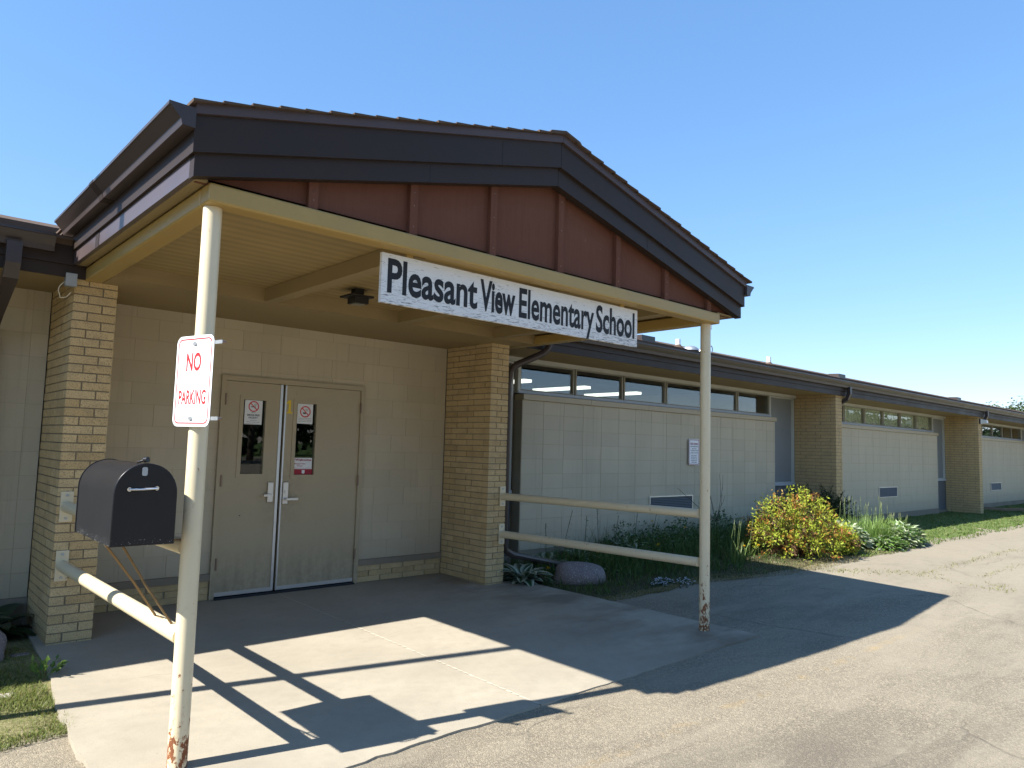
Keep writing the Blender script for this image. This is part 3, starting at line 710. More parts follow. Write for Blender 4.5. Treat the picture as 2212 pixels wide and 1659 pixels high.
# --- downspouts
MB().rect_tube([(-1.95, -1.0, 2.93), (-1.95, -1.0, 2.78), (-1.95, -.96, 2.70), (-1.95, -.35, 2.50), (-1.95, -.12, 2.40), (-1.95, -.07, 2.28), (-1.95, -.07, .15)], .095, .07, (1, 0, 0)).build('downspout', 'gutter', S)
MB().tube([(3.52, -.99, 2.93), (3.52, -.99, 2.80), (3.50, -.975, 2.74), (3.44, -.955, 2.69), (3.34, -.93, 2.64), (3.15, -.885, 2.555), (3.08, -.86, 2.51), (3.05, -.82, 2.45), (3.045, -.80, 2.3), (3.045, -.80, .42), (3.07, -.79, .34), (3.2, -.78, .28), (4.1, -.72, .08), (4.4, -.66, .04)], .042, 10).build('downspout', 'gutter', S, smooth='auto')
for x in PX[1:4]:
    MB().rect_tube([(x+.34, -.99, 2.93), (x+.34, -.99, 2.80), (x+.34, -.95, 2.70), (x+.34, -.6, 2.50), (x+.34, -.52, 2.42), (x+.34, -.50, 2.3), (x+.34, -.50, .25)], .085, .07, (1, 0, 0)).build('downspout', 'gutter', S)
MB().rect_tube([(PX[2]+.34, -.50, .28), (PX[2]+.42, -.55, .22), (PX[2]+1.5, -1.0, .15), (PX[2]+3.6, -1.75, .12)], .09, .07, (.35, .93, 0)).build('downspout', 'gutter', S)

# --- doors
fr = MB().box(-.047, -.003, -.03, .1, 0, 2.185).box(1.517, 1.567, -.03, .1, 0, 2.185).box(-.003, 1.517, -.03, .1, 2.135, 2.185).build('door_frame', 'tan', S)
bx('threshold', 'black', S, -.003, 1.517, -.06, .1, -.01, .014)
def door(x0, x1, gx0, gx1, gz0, gz1, label):
    y = -.012; z0, z1 = .028, 2.131
    d = MB().box(x0, gx0, y, .033, z0, z1).box(gx1, x1, y, .033, z0, z1).box(gx0, gx1, y, .033, z0, gz0).box(gx0, gx1, y, .033, gz1, z1).build('door', 'tan', S)
    d['label'] = label; t = .04
    MB().box(gx0-t, gx0, y-.007, y, gz0-t, gz1+t).box(gx1, gx1+t, y-.007, y, gz0-t, gz1+t).box(gx0, gx1, y-.007, y, gz0-t, gz0).box(gx0, gx1, y-.007, y, gz1, gz1+t).build('window_trim', 'tan', d)
    bx('door_window', 'door_glass', d, gx0, gx1, .006, .012, gz0, gz1)
    bx('door_sweep', 'alu', d, x0, x1, y-.006, y, z0-.004, .062)
    return d
dl = door(.0, .594, .187, .418, 1.205, 1.955, 'narrow tan door leaf')
dr = door(.619, 1.514, .759, .984, 1.196, 1.951, 'wide tan door leaf marked with a yellow numeral')
bx('meeting_gap', 'black', S, .5945, .6185, .02, .03, .03, 2.13)
bx('edge_strip', 'alu', dl, .566, .5935, -.02, -.012, .062, 2.13); bx('edge_strip', 'alu', dr, .6195, .636, -.02, -.012, .062, 2.13)
def lock(d, px0, px1, pz0, pz1, lx0, lx1, lz, cyl):
    h = bx('handle', 'steel', d, px0, px1, -.034, -.0205, pz0, pz1, bevel=.006)
    c = (px0+px1)/2
    m2 = MB().tube([(c, -.034, lz), (c, -.075, lz)], .014, 12); a = lx0 if abs(lx0-c) > abs(lx1-c) else lx1
    m2.box(min(c, a)-.004, max(c, a)+.004, -.084, -.068, lz-.011, lz+.011); 
    if cyl: m2.tube([(c, -.033, 1.02), (c, -.044, 1.02)], .016, 14)
    o = m2.build('lever', 'steel', S, smooth='auto'); o.parent = d
lock(dl, .478, .539, .919, 1.125, .425, .5, .992, False)
lock(dr, .642, .702, .893, 1.124, .67, .786, .948, True)
for d, xx, zs in ((dl, -.0015, (1.946, 1.142, .336)), (dr, 1.5155, (1.939, 1.133, .325))):
    for z in zs: MB().tube([(xx, -.034, z-.057), (xx, -.034, z+.057)], .0085, 10).build('hinge', 'hinge', d, smooth='auto')
loc_poly((.676, -.012, 1.837), X_, Z_, [(-.030, 0), (.030, 0), (.030, .016), (.012, .016), (.012, .140), (-.008, .140), (-.034, .112), (-.034, .094), (-.012, .108), (-.012, .016), (-.030, .016)][::-1], .0, .002).build('door_number', 'yellow', dr)['label'] = 'yellow numeral 1'
bx('door_stop', 'black', dl, .205, .215, -.016, -.0125, .79, .80)

# ------------------------------------------------------------------ notices on the doors
def notice(name, x0, x1, z0, z1, label, y=.0025):
    return bx(name, 'paper', tag_empty(name, ((x0+x1)/2, y, z0), label), x0, x1, y, y+.001, z0, z1)
def tag_empty(name, loc, label): return thing(name, loc, label, 'notice')
def no_smoking(par, cx, cz, r, y, pipe):
    n = 40; o = [(cx+r*math.cos(2*math.pi*i/n), cz+r*math.sin(2*math.pi*i/n)) for i in range(n)]
    k = r*.80; i_ = [(cx+k*math.cos(2*math.pi*i/n), cz+k*math.sin(2*math.pi*i/n)) for i in range(n)]
    mb = ring((0, y, 0), X_, Z_, o, i_, .0006)
    c = math.cos(R_(45)); w = r*.09; L = r*.86
    mb.add([(cx-L*c-w*c, y-.0008, cz+L*c-w*c), (cx+L*c-w*c, y-.0008, cz-L*c-w*c), (cx+L*c+w*c, y-.0008, cz-L*c+w*c), (cx-L*c+w*c, y-.0008, cz+L*c+w*c)], [(0, 1, 2, 3)])
    mb.build('prohibition_ring', 'red', par)
    g = MB()
    if pipe:
        g.add([(cx-.5*r, y-.0004, cz-.32*r), (cx+.05*r, y-.0004, cz-.42*r), (cx+.15*r, y-.0004, cz-.18*r), (cx-.4*r, y-.0004, cz-.1*r)], [(0, 1, 2, 3)])
    else: g.add([(cx-.55*r, y-.0004, cz-.14*r), (cx+.35*r, y-.0004, cz-.14*r), (cx+.35*r, y-.0004, cz+.0*r), (cx-.55*r, y-.0004, cz+.0*r)], [(0, 1, 2, 3)])
    for s in range(3):
        x = cx+(.1+.16*s)*r
        for j in range(5):
            a = x+.06*r*math.sin(j*1.5+s); b = x+.06*r*math.sin((j+1)*1.5+s); z = cz+(.1+.09*j)*r
            g.add([(a, y-.0004, z), (a+.045*r, y-.0004, z), (b+.045*r, y-.0004, z+.09*r), (b, y-.0004, z+.09*r)], [(0, 1, 2, 3)])
    g.build('smoke_symbol', 'ink', par)
yN = .0025
n1 = thing('notice', (.295, yN, 1.706), 'smoke-free facility notice with bold black words behind narrow door glass', 'notice')
bx('paper_sheet', 'paper', n1, .205, .388, yN, yN+.001, 1.706, 1.952)
no_smoking(n1, .297, 1.889, .055, yN, False)
lettering([('THIS IS A', .27, .325, 1.822, .008, .01), ('SMOKE-FREE', .232, .362, 1.792, .018, .03), ('FACILITY', .25, .345, 1.766, .018, .03), ('THANK YOU', .262, .335, 1.744, .007), ('FOR NOT SMOKING HERE', .232, .365, 1.727, .007)], (0, yN, 0), X_, Z_, 'ink', n1, thick=.0006)
MB().add([(.21, yN-.0004, 1.711), (.383, yN-.0004, 1.711), (.383, yN-.0004, 1.713), (.21, yN-.0004, 1.713)], [(0, 1, 2, 3)]).build('border', 'greyink', n1)
n2 = thing('notice', (.86, yN, 1.736), 'no-smoking notice with three lines of fine print behind wide door glass', 'notice')
bx('paper_sheet', 'paper', n2, .772, .95, yN, yN+.001, 1.736, 1.949)
no_smoking(n2, .862, 1.865, .061, yN, True)
lettering([('SMOKING IS PROHIBITED', .79, .935, 1.789, .007), ('IN THIS SCHOOL BUILDING', .79, .935, 1.773, .007), ('AND ON SCHOOL GROUNDS', .795, .93, 1.757, .007)], (0, yN, 0), X_, Z_, 'greyink', n2, thick=.0006)
n3 = thing('notice', (.866, yN, 1.197), 'welcome notice with dark red words and crimson strip at foot of door glass', 'notice')
bx('paper_sheet', 'paper', n3, .762, .968, yN, yN+.001, 1.256, 1.374)
bx('crimson_strip', 'crimson', n3, .762, .978, yN, yN+.001, 1.197, 1.2555)
lettering([('Welcome', .772, .958, 1.342, .024, .035), ('to', .828, .838, 1.326, .010, .02), ('Pleasant View', .768, .895, 1.305, .015, .02), ('School', .80, .86, 1.283, .015, .02), ('Please report to the office', .768, .955, 1.263, .007, .01)], (0, yN, 0), X_, Z_, 'crimson', n3, thick=.0006)
loc_poly((.872, yN, 1.227), X_, Z_, [(-.018, .014), (-.012, .018), (.012, .018), (.018, .014), (.015, 0), (.018, -.008), (.010, -.018), (0, -.02), (-.010, -.018), (-.018, -.008), (-.015, 0)][::-1], 0, .0006).build('badge', 'paper', n3)
lettering([('USD', .86, .884, 1.229, .008, .02)], (0, yN-.0006, 0), X_, Z_, 'crimson', n3, 'badge_lettering', .0006) if False else None

# ------------------------------------------------------------------ the name board
sb = thing('school_sign', (.87, -3.45, 2.413), 'weathered white plank reading Pleasant View Elementary School hung under the canopy beam', 'sign')
bx('board', 'board', sb, -.378, 2.12, -3.45, -3.425, 2.413, 2.7235)
bx('hanger', 'beam', sb, -.2, -.15, -3.448, -3.435, 2.7236, 2.7449); bx('hanger', 'beam', sb, 1.9, 1.95, -3.448, -3.435, 2.7236, 2.7449)
lettering([('Pleasant', -.335, .383, 2.478, .217, .026), ('View', .405, .731, 2.477, .217, .034), ('Elementary', .768, 1.574, 2.477, .217, .024), ('School', 1.598, 2.083, 2.478, .217, .028)], (0, -3.45, 0), X_, Z_, 'ink', sb, thick=.0012)

# ------------------------------------------------------------------ pipe railings
def railing(name, xa, xb, label, zs):
    t = thing(name, (xa, -.87, -.05), label, 'railing', 'pipe railings of the canopy')
    for (za, zb) in zs:
        MB().tube([(xa, -.872, za), (xb, -3.412, zb)], .042, 20).build('rail', 'post', t, smooth='auto')
        f = bx('flange_plate', 'post', t, xa-.045, xa+.04, -.876, -.866, za-.112, za+.115, bevel=.002)
        for dz in (-.085, .088): MB().tube([(xa-.003, -.876, za+dz), (xa-.003, -.884, za+dz)], .011, 6).build('bolt', 'galv', f)
    return t
railing('pipe_railing', -1.462, -1.412, 'cream two-rail pipe railing carrying the black mailbox', [(.565, .565), (1.005, 1.003)])
railing('pipe_railing', 2.942, 3.10, 'cream two-rail pipe railing beside the planting bed', [(.545, .553), (.977, .99)])

# ------------------------------------------------------------------ no parking sign on the post
ux = Vector((.262, -.965, 0)).normalized(); nn = Vector((ux.y, -ux.x, 0)); ctr = Vector((-1.461, -3.489, 1.836))
if nn.x > 0: nn = -nn
ux2 = ux  # reading direction: left to right seen from outside
assert (ux2.cross(Vector(Z_))).dot(nn) > 0
np_ = thing('no_parking_sign', (ctr.x, ctr.y, ctr.z-.23), 'white metal sign with red border reading NO PARKING strapped to the canopy post', 'sign')
loc_poly(ctr, ux2, Z_, rrect(.305, .457, .04), -.002, .0).build('panel', 'signwhite', np_)
ring(ctr, ux2, Z_, rrect(.278, .430, .03), rrect(.264, .416, .025), .0006).build('border', 'red', np_)
lettering([('NO', -.064, .058, .050, .092, .026), ('PARKING', -.112, .112, -.118, .072, .024)], ctr, ux2, Z_, 'red', np_, thick=.0008)
for dz in (.188, -.188):
    c = ctr+Vector((0, 0, dz)); loc_poly(c, ux2, Z_, rrect(.026, .018, .006), .0, .006).build('bolt', 'galv', np_)
    loc_poly(c+nn*-.004, ux2, Z_, rrect(.36, .018, .004, 2, .03), -.004, .0).build('strap_bracket', 'galv', np_)
    MB().tube([c+ux2*.20-nn*.006, c+ux2*.20-nn*.03], .008, 8).build('bolt', 'hinge', np_)

# ------------------------------------------------------------------ mailbox
mbx = thing('mailbox', (-1.662, -3.215, 1.046), 'black arched metal mailbox with silver handle beside the left canopy post', 'mailbox')
def arch(cx, z0, hw, zs, n=20):
    return [(cx-hw, z0)]+[(cx-hw*math.cos(math.pi*i/n), zs+hw*1.04*math.sin(math.pi*i/n)) for i in range(n+1)]+[(cx+hw, z0)]
MB().prism(arch(-1.662, 1.046, .136, 1.282)[::-1], 'y', -3.548, -2.86).build('body', 'mailbox', mbx, smooth='auto')
dd = MB().prism(arch(-1.662, 1.044, .1395, 1.282)[::-1], 'y', -3.562, -3.5485).build('door', 'mailbox', mbx, smooth='auto', bevel=.004)
ring((0, 0, 0), X_, Z_, [(0, 0)]*3, [(0, 0)]*3, 0) if False else None
MB().prism(arch(-1.662, 1.044, .1395, 1.282)[::-1], 'y', -2.86, -2.850).build('back_plate', 'mailbox', mbx, smooth='auto')
hp = [(-1.737, -3.563, 1.306), (-1.735, -3.578, 1.306), (-1.715, -3.586, 1.3065), (-1.678, -3.590, 1.307), (-1.641, -3.586, 1.3085), (-1.621, -3.578, 1.309), (-1.619, -3.563, 1.309)]
MB().tube(hp, .0055, 10).tube([(-1.737, -3.562, 1.306), (-1.737, -3.570, 1.306)], .010, 12).tube([(-1.619, -3.562, 1.309), (-1.619, -3.570, 1.309)], .010, 12).build('handle', 'chrome', dd, smooth='auto')
MB().tube([(-1.70, -3.53, 1.430), (-1.688, -3.55, 1.437), (-1.672, -3.565, 1.443)], .006, 8).tube([(-1.678, -3.556, 1.442), (-1.668, -3.572, 1.444)], .013, 12).build('latch', 'mailbox', mbx, smooth='auto')
loc_poly((-1.675, -3.5625, 1.388), X_, Z_, rrect(.024, .04, .008), .0, .003).build('latch_plate', 'galv', dd)
for y in (-3.42, -3.0): bx('mount_bar', 'rod', mbx, -1.79, -1.425, y-.012, y+.012, 1.0385, 1.0455)
MB().tube([(-1.785, -3.43, 1.039), (-1.60, -3.24, .82), (-1.435, -3.06, .606)], .0062, 8).build('strut', 'rod', mbx, smooth='auto')
MB().tube([(-1.70, -3.33, 1.039), (-1.575, -3.275, .845), (-1.57, -3.275, .832), (-1.425, -3.30, .606)], .0062, 8).build('strut', 'rod', mbx, smooth='auto')
MB().tube([(-1.435, -3.06, .606), (-1.436, -3.09, .607), (-1.43, -3.16, .609)], .002, 6).build('tie_wire', 'rod', mbx)

# ------------------------------------------------------------------ small fixtures
bz = thing('bus_zone_sign', (7.82, -.18, 1.335), 'small white and dark red bus zone sign fixed to the block wall', 'sign')
BO = (7.815, -.186, 1.551)
loc_poly(BO, X_, Z_, rrect(.30, .434, .03), -.004, 0).build('panel', 'signwhite', bz)
bx('standoff', 'mullion', bz, 7.75, 7.88, -.181, -.156, 1.39, 1.71)
ring(BO, X_, Z_, rrect(.282, .416, .025), rrect(.262, .396, .018), .0008).build('border', 'crimson', bz)
lettering([('BUS ZONE', -.105, .105, .120, .034, .03)], BO, X_, Z_, 'crimson', bz, thick=.0012)
lettering([('NO PARKING', -.108, .108, .083, .020, .015), ('BETWEEN', -.06, .07, .048, .014, .01), ('7:30-8:30 AM', -.105, .105, .016, .018, .01), ('2:30-3:30 PM', -.105, .105, -.022, .018, .01), ('USE NEXT', -.08, .085, -.063, .015, .01), ('ENTRANCE', -.085, .085, -.092, .015, .01), ('TO PICK UP', -.085, .09, -.121, .015, .01), ('AND DROP OFF', -.085, .085, -.150, .015, .01), ('CHILDREN', -.08, .08, -.179, .015, .01)], BO, X_, Z_, 'ink', bz, thick=.0012)
for dz in (.20, -.20): MB().tube([(7.815, -.187, 1.551+dz), (7.815, -.191, 1.551+dz)], .007, 8).build('bolt', 'galv', bz)

jb = thing('junction_box', (-1.56, -.9, 2.68), 'grey electrical box with loose wire loop at the top of the left brick pier', 'electrical box')
bx('box', 'galv', jb, -1.60, -1.53, -.94, -.862, 2.681, 2.774, bevel=.004); bx('lid', 'galv', jb, -1.603, -1.527, -.945, -.9405, 2.678, 2.777)
lp = [(-1.59+.0-.055*math.sin(math.pi*i/14), -.9, 2.70-.13*math.sin(math.pi*i/14)+.0-.012*i/14*0) for i in range(15)]
lp = [(-1.575-.075*math.sin(math.pi*i/16)**1.0*(1-i/16*.4)+(.02 if i > 12 else 0), -.89, 2.74-.19*(i/16)**.9 if i < 11 else 2.74-.19*(11/16)**.9+.004*(i-11)**1.6-.02) for i in range(17)]
MB().tube(lp, .0035, 6).build('wire', 'post', jb)

lf = thing('porch_light', (.40, -1.8, 2.72), 'black square porch light on the canopy ceiling', 'light fixture')
bx('mount', 'lamp_black', lf, .36, .44, -1.84, -1.76, 2.795, 2.859); bx('hood', 'lamp_black', lf, .29, .50, -1.905, -1.695, 2.782, 2.796); bx('housing', 'lamp_black', lf, .335, .465, -1.88, -1.75, 2.728, 2.782)
bx('lens', 'glass', lf, .35, .45, -1.865, -1.765, 2.722, 2.7278)

wl2 = thing('wall_light', (20.75, -.93, 2.6), 'small pale wall light at the top of the far brick pier', 'light fixture')
bx('back_plate', 'lamp_black', wl2, 20.70, 20.82, -.90, -.866, 2.56, 2.70)
MB().prism([(-.902, 2.70), (-1.05, 2.66), (-1.05, 2.58), (-.902, 2.56)], 'x', 20.69, 20.83).build('shade', 'white', wl2)

def vent_pipe(x, y, z0, z1, label):
    t = thing('vent_pipe', (x, y, z0), label, 'vent pipe', 'white plastic pipes on the roof')
    MB().tube([(x, y, z0-.1), (x, y, z1)], .055, 14).build('pipe', 'white', t, smooth='auto')
    MB().tube([(x, y, z0-.05), (x, y, z0+.06)], .13, 14, r1=.062).build('flashing', 'shingle', t, smooth='auto')
vent_pipe(10.43, 2.0, wing_z(2.), 3.985, 'white vent pipe beside the round domes on the roof')
vent_pipe(14.32, 2.0, wing_z(2.), 4.0, 'white vent pipe standing alone behind the gutter')
def box_vent(x, label):
    t = thing('roof_vent', (x, 2., wing_z(2.)), label, 'roof vent', 'low box vents on the roof')
    MB().prism([(1.85, wing_z(1.85)-.02), (2.15, wing_z(2.15)-.02), (2.15, wing_z(2.15)+.06), (1.85, wing_z(2.15)+.05)], 'x', x-.22, x+.22).build('hood', 'gutter', t)
    bx('flange', 'gutter', t, x-.27, x+.27, 1.8, 2.2, wing_z(2.)-.06, wing_z(2.)-.02)
box_vent(9.2, 'low box roof vent just past the end of the white name board')
box_vent(18.2, 'low box roof vent above the second brick pier')
box_vent(28.3, 'low box roof vent farthest along the roof')
for x, lab in ((10.9, 'grey dome roof vent next to the white pipe'), (11.35, 'grey dome roof vent next to the antenna mast')):
    t = thing('dome_vent', (x, 2, wing_z(2)), lab, 'roof vent', 'round dome vents on the roof'); mb = MB(); n, k = 16, 5
    for j in range(k+1):
        a = math.pi/2*j/k
        mb.add([(x+.19*math.cos(a)*math.cos(2*math.pi*i/n), 2+.19*math.cos(a)*math.sin(2*math.pi*i/n), wing_z(2)-.02+.11*math.sin(a)) for i in range(n)], [])
    mb.f = [(j*n+i, j*n+(i+1) % n, (j+1)*n+(i+1) % n, (j+1)*n+i) for j in range(k) for i in range(n)]
    mb.build('cap', 'galv', t, smooth=True)
    MB().tube([(x, 2, wing_z(2)-.12), (x, 2, wing_z(2)-.015)], .12, 14).build('throat', 'galv', t, smooth='auto')
am = thing('antenna_mast', (11.66, 2, wing_z(2)), 'thin roof antenna mast with white tip and ring at its foot', 'antenna')
MB().tube([(11.66, 2, wing_z(2)-.1), (11.66, 2, 4.40)], .014, 8).build('mast', 'galv', am); MB().tube([(11.66, 2, 4.36), (11.66, 2, 4.50)], .045, 12).build('tip', 'white', am, smooth='auto')
MB().tube([(11.66+.085*math.cos(2*math.pi*i/20), 2-.02, 3.90+.085*math.sin(2*math.pi*i/20)) for i in range(21)], .012, 6, False).build('ring', 'galv', am, smooth=True)
# the pole beyond the left edge whose shadow crosses the slab
fp = thing('light_pole', (-3.6, -1.87, -.1), 'tall slim steel pole on the side lawn that throws a straight shadow across the slab', 'pole')
MB().tube([(-3.6, -1.87, -.15), (-3.6, -1.87, 6.2)], .052, 16).build('shaft', 'post', fp, smooth='auto'); MB().tube([(-3.6, -1.87, -.1), (-3.6, -1.87, -.02)], .12, 16).build('base', 'galv', fp)
bx('lamp_head', 'lamp_black', fp, -3.78, -3.42, -2.2, -1.80, 6.2, 6.32)

# ------------------------------------------------------------------ stones
def stone(x, y, z, sx, sy, sz, seed, label, mat='rock', rot=0, group=None):
    r = random.Random(seed); mb = MB(); n, k = 28, 16
    ph = [(r.uniform(0, 6.28), r.uniform(.8, 2.2), r.uniform(-1, 1), r.uniform(-1, 1)) for _ in range(6)]
    for j in range(k+1):
        for i in range(n):
            t = math.pi*j/k; p = 2*math.pi*i/n; d = Vector((math.sin(t)*math.cos(p), math.sin(t)*math.sin(p), math.cos(t)))
            rr = 1+sum(.055*math.sin(a*2.1*(d.x*b+d.y*c+d.z)+f) for f, a, b, c in ph)
            e = .82; q = Vector([math.copysign(abs(v)**e, v) for v in d])*rr
            mb.add([(q.x*sx, q.y*sy, q.z*sz)], [])
    mb.f = [(j*n+i, (j+1)*n+i, (j+1)*n+(i+1) % n, j*n+(i+1) % n) for j in range(k) for i in range(n)]
    o = mb.build('boulder', mat, smooth=True); o.location = (x, y, z); o.rotation_euler.z = rot; return tag(o, label, 'boulder', group)
stone(3.86, -1.24, .04, .33, .20, .165, 3, 'rounded speckled granite boulder at the edge of the planting bed', rot=-.45)
stone(-1.93, -.92, .03, .15, .15, .16, 5, 'dark rounded boulder in the shade on the side lawn by the slab')
MAT['palestone'] = mortar_mat('pale_stone', (.52, .47, .42))
stone(-1.95, -1.83, -.065, .12, .06, .035, 8, 'flat pale stone lying on the sunny side lawn', 'palestone', .1)
for i, (x, y, s) in enumerate(((-1.68, -.95, .06), (-1.74, -1.12, .05))): stone(x, y, -.05, s*1.4, s, s*.5, 20+i, ('lumpy grey stone against the slab edge under the pier', 'smaller grey stone half sunk beside the slab edge')[i])

# ------------------------------------------------------------------ plants
def U(a, b): return rnd.uniform(a, b)
def blade(mb, x, y, z, h, w, lean, az, c0, c1, seg=3, droop=1.0):
    dx, dy = math.cos(az), math.sin(az); vs = []; o = len(mb.v)
    for i in range(seg+1):
        t = i/seg; off = lean*h*(t**1.8)*droop; zz = z+h*(t-.25*lean*t*t); ww = w*(1-t**1.6)*.5+.0002
        cx, cy = x+dx*off, y+dy*off; c = tuple(a+(b-a)*t for a, b in zip(c0, c1)); mb.cur = c
        mb.add([(cx-dy*ww, cy+dx*ww, zz), (cx+dy*ww, cy-dx*ww, zz)], [])
    for i in range(seg): mb.f.append((o+2*i, o+2*i+1, o+2*i+3, o+2*i+2))
def leafquad(mb, p, d, n, L, W, c):
    """pointed leaf: 2 triangles folded along the midrib"""
    d = d.normalized(); s = d.cross(n)
    s = s.normalized() if s.length > 1e-5 else Vector((1, 0, 0)); nn_ = s.cross(d); mb.cur = c
    mb.add([p, p+d*L*.45+s*W*.5+nn_*W*.12, p+d*L, p+d*L*.45-s*W*.5+nn_*W*.12], [(0, 1, 2), (0, 2, 3)])
def rdir(zmin=-1):
    while True:
        v = Vector((U(-1, 1), U(-1, 1), U(-1, 1)))
        if .01 < v.length < 1 and v.z >= zmin: return v.normalized()
def vary(c, k=.25):
    f = 1+U(-k, k); return tuple(max(0, min(1, v*f*(1+U(-.08, .08)))) for v in c)
# hosta leaf meshes
def hosta_leaf(L, W, variegated, arch_, c, edge):
    mb = MB(); n = 9; cols = [-1., -.72, -.3, 0, .3, .72, 1.]
    for i in range(n+1):
        t = i/n
        if t < .22: hw = W*.06
        else: u = (t-.22)/.78; hw = W*.5*(math.sin(math.pi*u**.72))**.8+.0008
        a = arch_*t; x = L*math.sin(a)/arch_; z = L*(1-math.cos(a))/arch_
        # rise then fall: start direction is set by object rotation
        for k in cols:
            cup = .22*abs(k)*hw
            mb.cur = edge if (variegated and abs(k) > .6) else tuple(v*(1-.16*(1 if abs(k) < .2 else 0)) for v in c)
            mb.add([(x, k*hw, -z+cup)], [])
    W_ = len(cols); mb.f = [(i*W_+j, i*W_+j+1, (i+1)*W_+j+1, (i+1)*W_+j) for i in range(n) for j in range(W_-1)]
    me = bpy.data.meshes.new('leaf'); me.from_pydata(mb.v, [], mb.f); me.polygons.foreach_set('use_smooth', [True]*len(me.polygons))
    a = me.attributes.new('Col', 'FLOAT_COLOR', 'POINT'); a.data.foreach_set('color', [q for cc in mb.c for q in (*cc, 1)])
    me.materials.append(MAT['gloss_leaf']); return me
def hosta(x, y, z, rad, nleaf, label, variegated=True, joined=False, dark=1.0, group='hosta plants in the beds', wide=.42):
    t = thing('hosta', (x, y, z), label, 'plant', group)
    base = (.035*dark, .085*dark, .028*dark); edge = (.55, .58, .44) if variegated else base
    ms = [hosta_leaf(rad*k, rad*k*wide, variegated, a, vary(base, .15), edge) for k, a in ((1., 1.25), (.85, 1.1), (1.08, 1.5), (.7, .8))]
    for i in range(nleaf):
        az = i*2.39996+U(-.25, .25); ring_ = i/nleaf; el = .35+.85*(1-ring_)+U(-.12, .12)
        o = link('leaf', rnd.choice(ms), t); o.location = (.03*math.cos(az), .03*math.sin(az), .01+.02*(1-ring_))
        o.rotation_euler = (U(-.25, .25), -el, az); s = U(.8, 1.12); o.scale = (s, s, s)
    return t
hosta(3.27, -.90, -.05, .36, 40, 'green hosta with white leaf edges tucked against the right brick pier')
hosta(4.15, -.42, -.02, .34, 34, 'white edged hosta behind the brown downspout end')
hosta(4.75, -.40, .0, .30, 26, 'white edged hosta low against the block wall past the downspout')
hosta(5.75, -.40, .02, .46, 34, 'larger white edged hosta with upright leaves under the wall')
hosta(-2.06, -.42, -.05, .46, 44, 'broad green hosta in the shade left of the left brick pier', variegated=False, dark=.8, wide=.36)
hosta(-1.82, -.30, -.05, .38, 30, 'smaller green hosta squeezed between the left pier and its neighbour', variegated=False, dark=.7, wide=.36)

# bed weeds
mb = MB(); G0 = (.04, .08, .018); G1 = (.12, .21, .045)
for _ in range(9500):
    x = U(3.35, 9.3); y = bed_front(x)+.05+(1.8-2.03-bed_front(x))*rnd.random()**.85
    if abs(x-3.86) < .36 and abs(y+1.24) < .26: continue
    if (x-3.24)**2+(y+.8)**2 < .06: continue
    k = smooth01((y-bed_front(x))/1.3)*(.55+.45*smooth01((x-3.6)/1.5)); h = (.05+.30*k)*(U(.4, 1.2) if rnd.random() < .93 else U(1.2, 1.9))
    if x > 6.2 and y < -1.5: h *= .4
    blade(mb, x, y, h_bed(x, y)-.01, h, U(.005, .012), U(.15, .9), U(0, 6.28), vary(G0), vary(G1 if rnd.random() < .8 else (.20, .24, .08), .4), 2)
tag(mb.build('bed_grass', 'leaf', col=True), 'rank dark grass and weeds filling the planting bed', 'weeds', kind='stuff')
mb = MB()
for _ in range(5200):
    x = U(4.0, 9.2); y = -1.35+1.15*rnd.random()**.7; k = smooth01((x-4.6)/1.2)
    if rnd.random() > .25+.75*k: continue
    zt = h_bed(x, y)+(.08+.26*smooth01((y+1.4)/.7)*k)*rnd.random()**.7*(1+.55*hr(x*2.3, y*2, 1))
    c = vary((.075, .15, .042) if rnd.random() < .7 else (.19, .25, .14), .35)
    leafquad(mb, Vector((x, y, zt)), rdir(-.3), rdir(.0), U(.03, .065), U(.018, .035), c)
tag(mb.build('leafy_weeds', 'leaf', col=True), 'low broad leaved weeds against the block wall', 'weeds', kind='stuff')
# tall thin seed stalks against the wall
ORD = ('first', 'second', 'third', 'fourth', 'fifth', 'sixth', 'seventh')
for i, (x, y, h) in enumerate(((4.25, -.3, .55), (4.6, -.28, .7), (4.95, -.35, .62), (5.3, -.3, .78), (5.6, -.34, .6), (6.1, -.3, .75), (6.5, -.32, .66))):
    mb = MB(); mb.cur = (.06, .085, .04); a = U(-.15, .25)
    mb.tube([(x, y, -.03), (x+a*h*.3, y, h*.5), (x+a*h, y-.02, h)], .0035, 5)
    for _ in range(14):
        t = U(.45, 1.); leafquad(mb, Vector((x+a*h*t, y-.02*t, h*t)), rdir(-.2), rdir(0), U(.02, .05), U(.004, .009), vary((.07, .09, .045)))
    tag(mb.build('seed_stalk', 'leaf', col=True), ORD[i]+' thin seed stalk along the block wall counting from the downspout', 'weed', 'seed stalks by the wall')
# bare twig shrub
tw = MB(); tw.cur = (.06, .045, .05)
def twig(p, d, L, r, depth):
    q = p+d*L*.5+Vector((U(-.03, .03), 0, .0)); e = p+d*L+Vector((U(-.03, .03), U(-.02, .02), .02)); tw.tube([p, q, e], r, 5, r1=r*.5)
    if depth:
        for k in range(3 if depth > 1 else 2):
            s = U(.3, .95); dd_ = (d+Vector((U(-.95, .75), U(-.3, .3), U(-.1, .5)))).normalized(); twig(p+(e-p)*s, dd_, L*U(.45, .8), r*.6, depth-1)
twig(Vector((8.0, -.5, .0)), Vector((.02, 0, 1)), .45, .009, 0)
for d, L in (((.28, 0, .95), .55), ((-.9, 0, .55), .6), ((-.4, 0, .85), .45), ((-.95, .05, .5), 1.15), ((.5, 0, .8), .32)): twig(Vector((8.0, -.5, .42)), Vector(d).normalized(), L, .0055, 1 if L < .6 else 0)
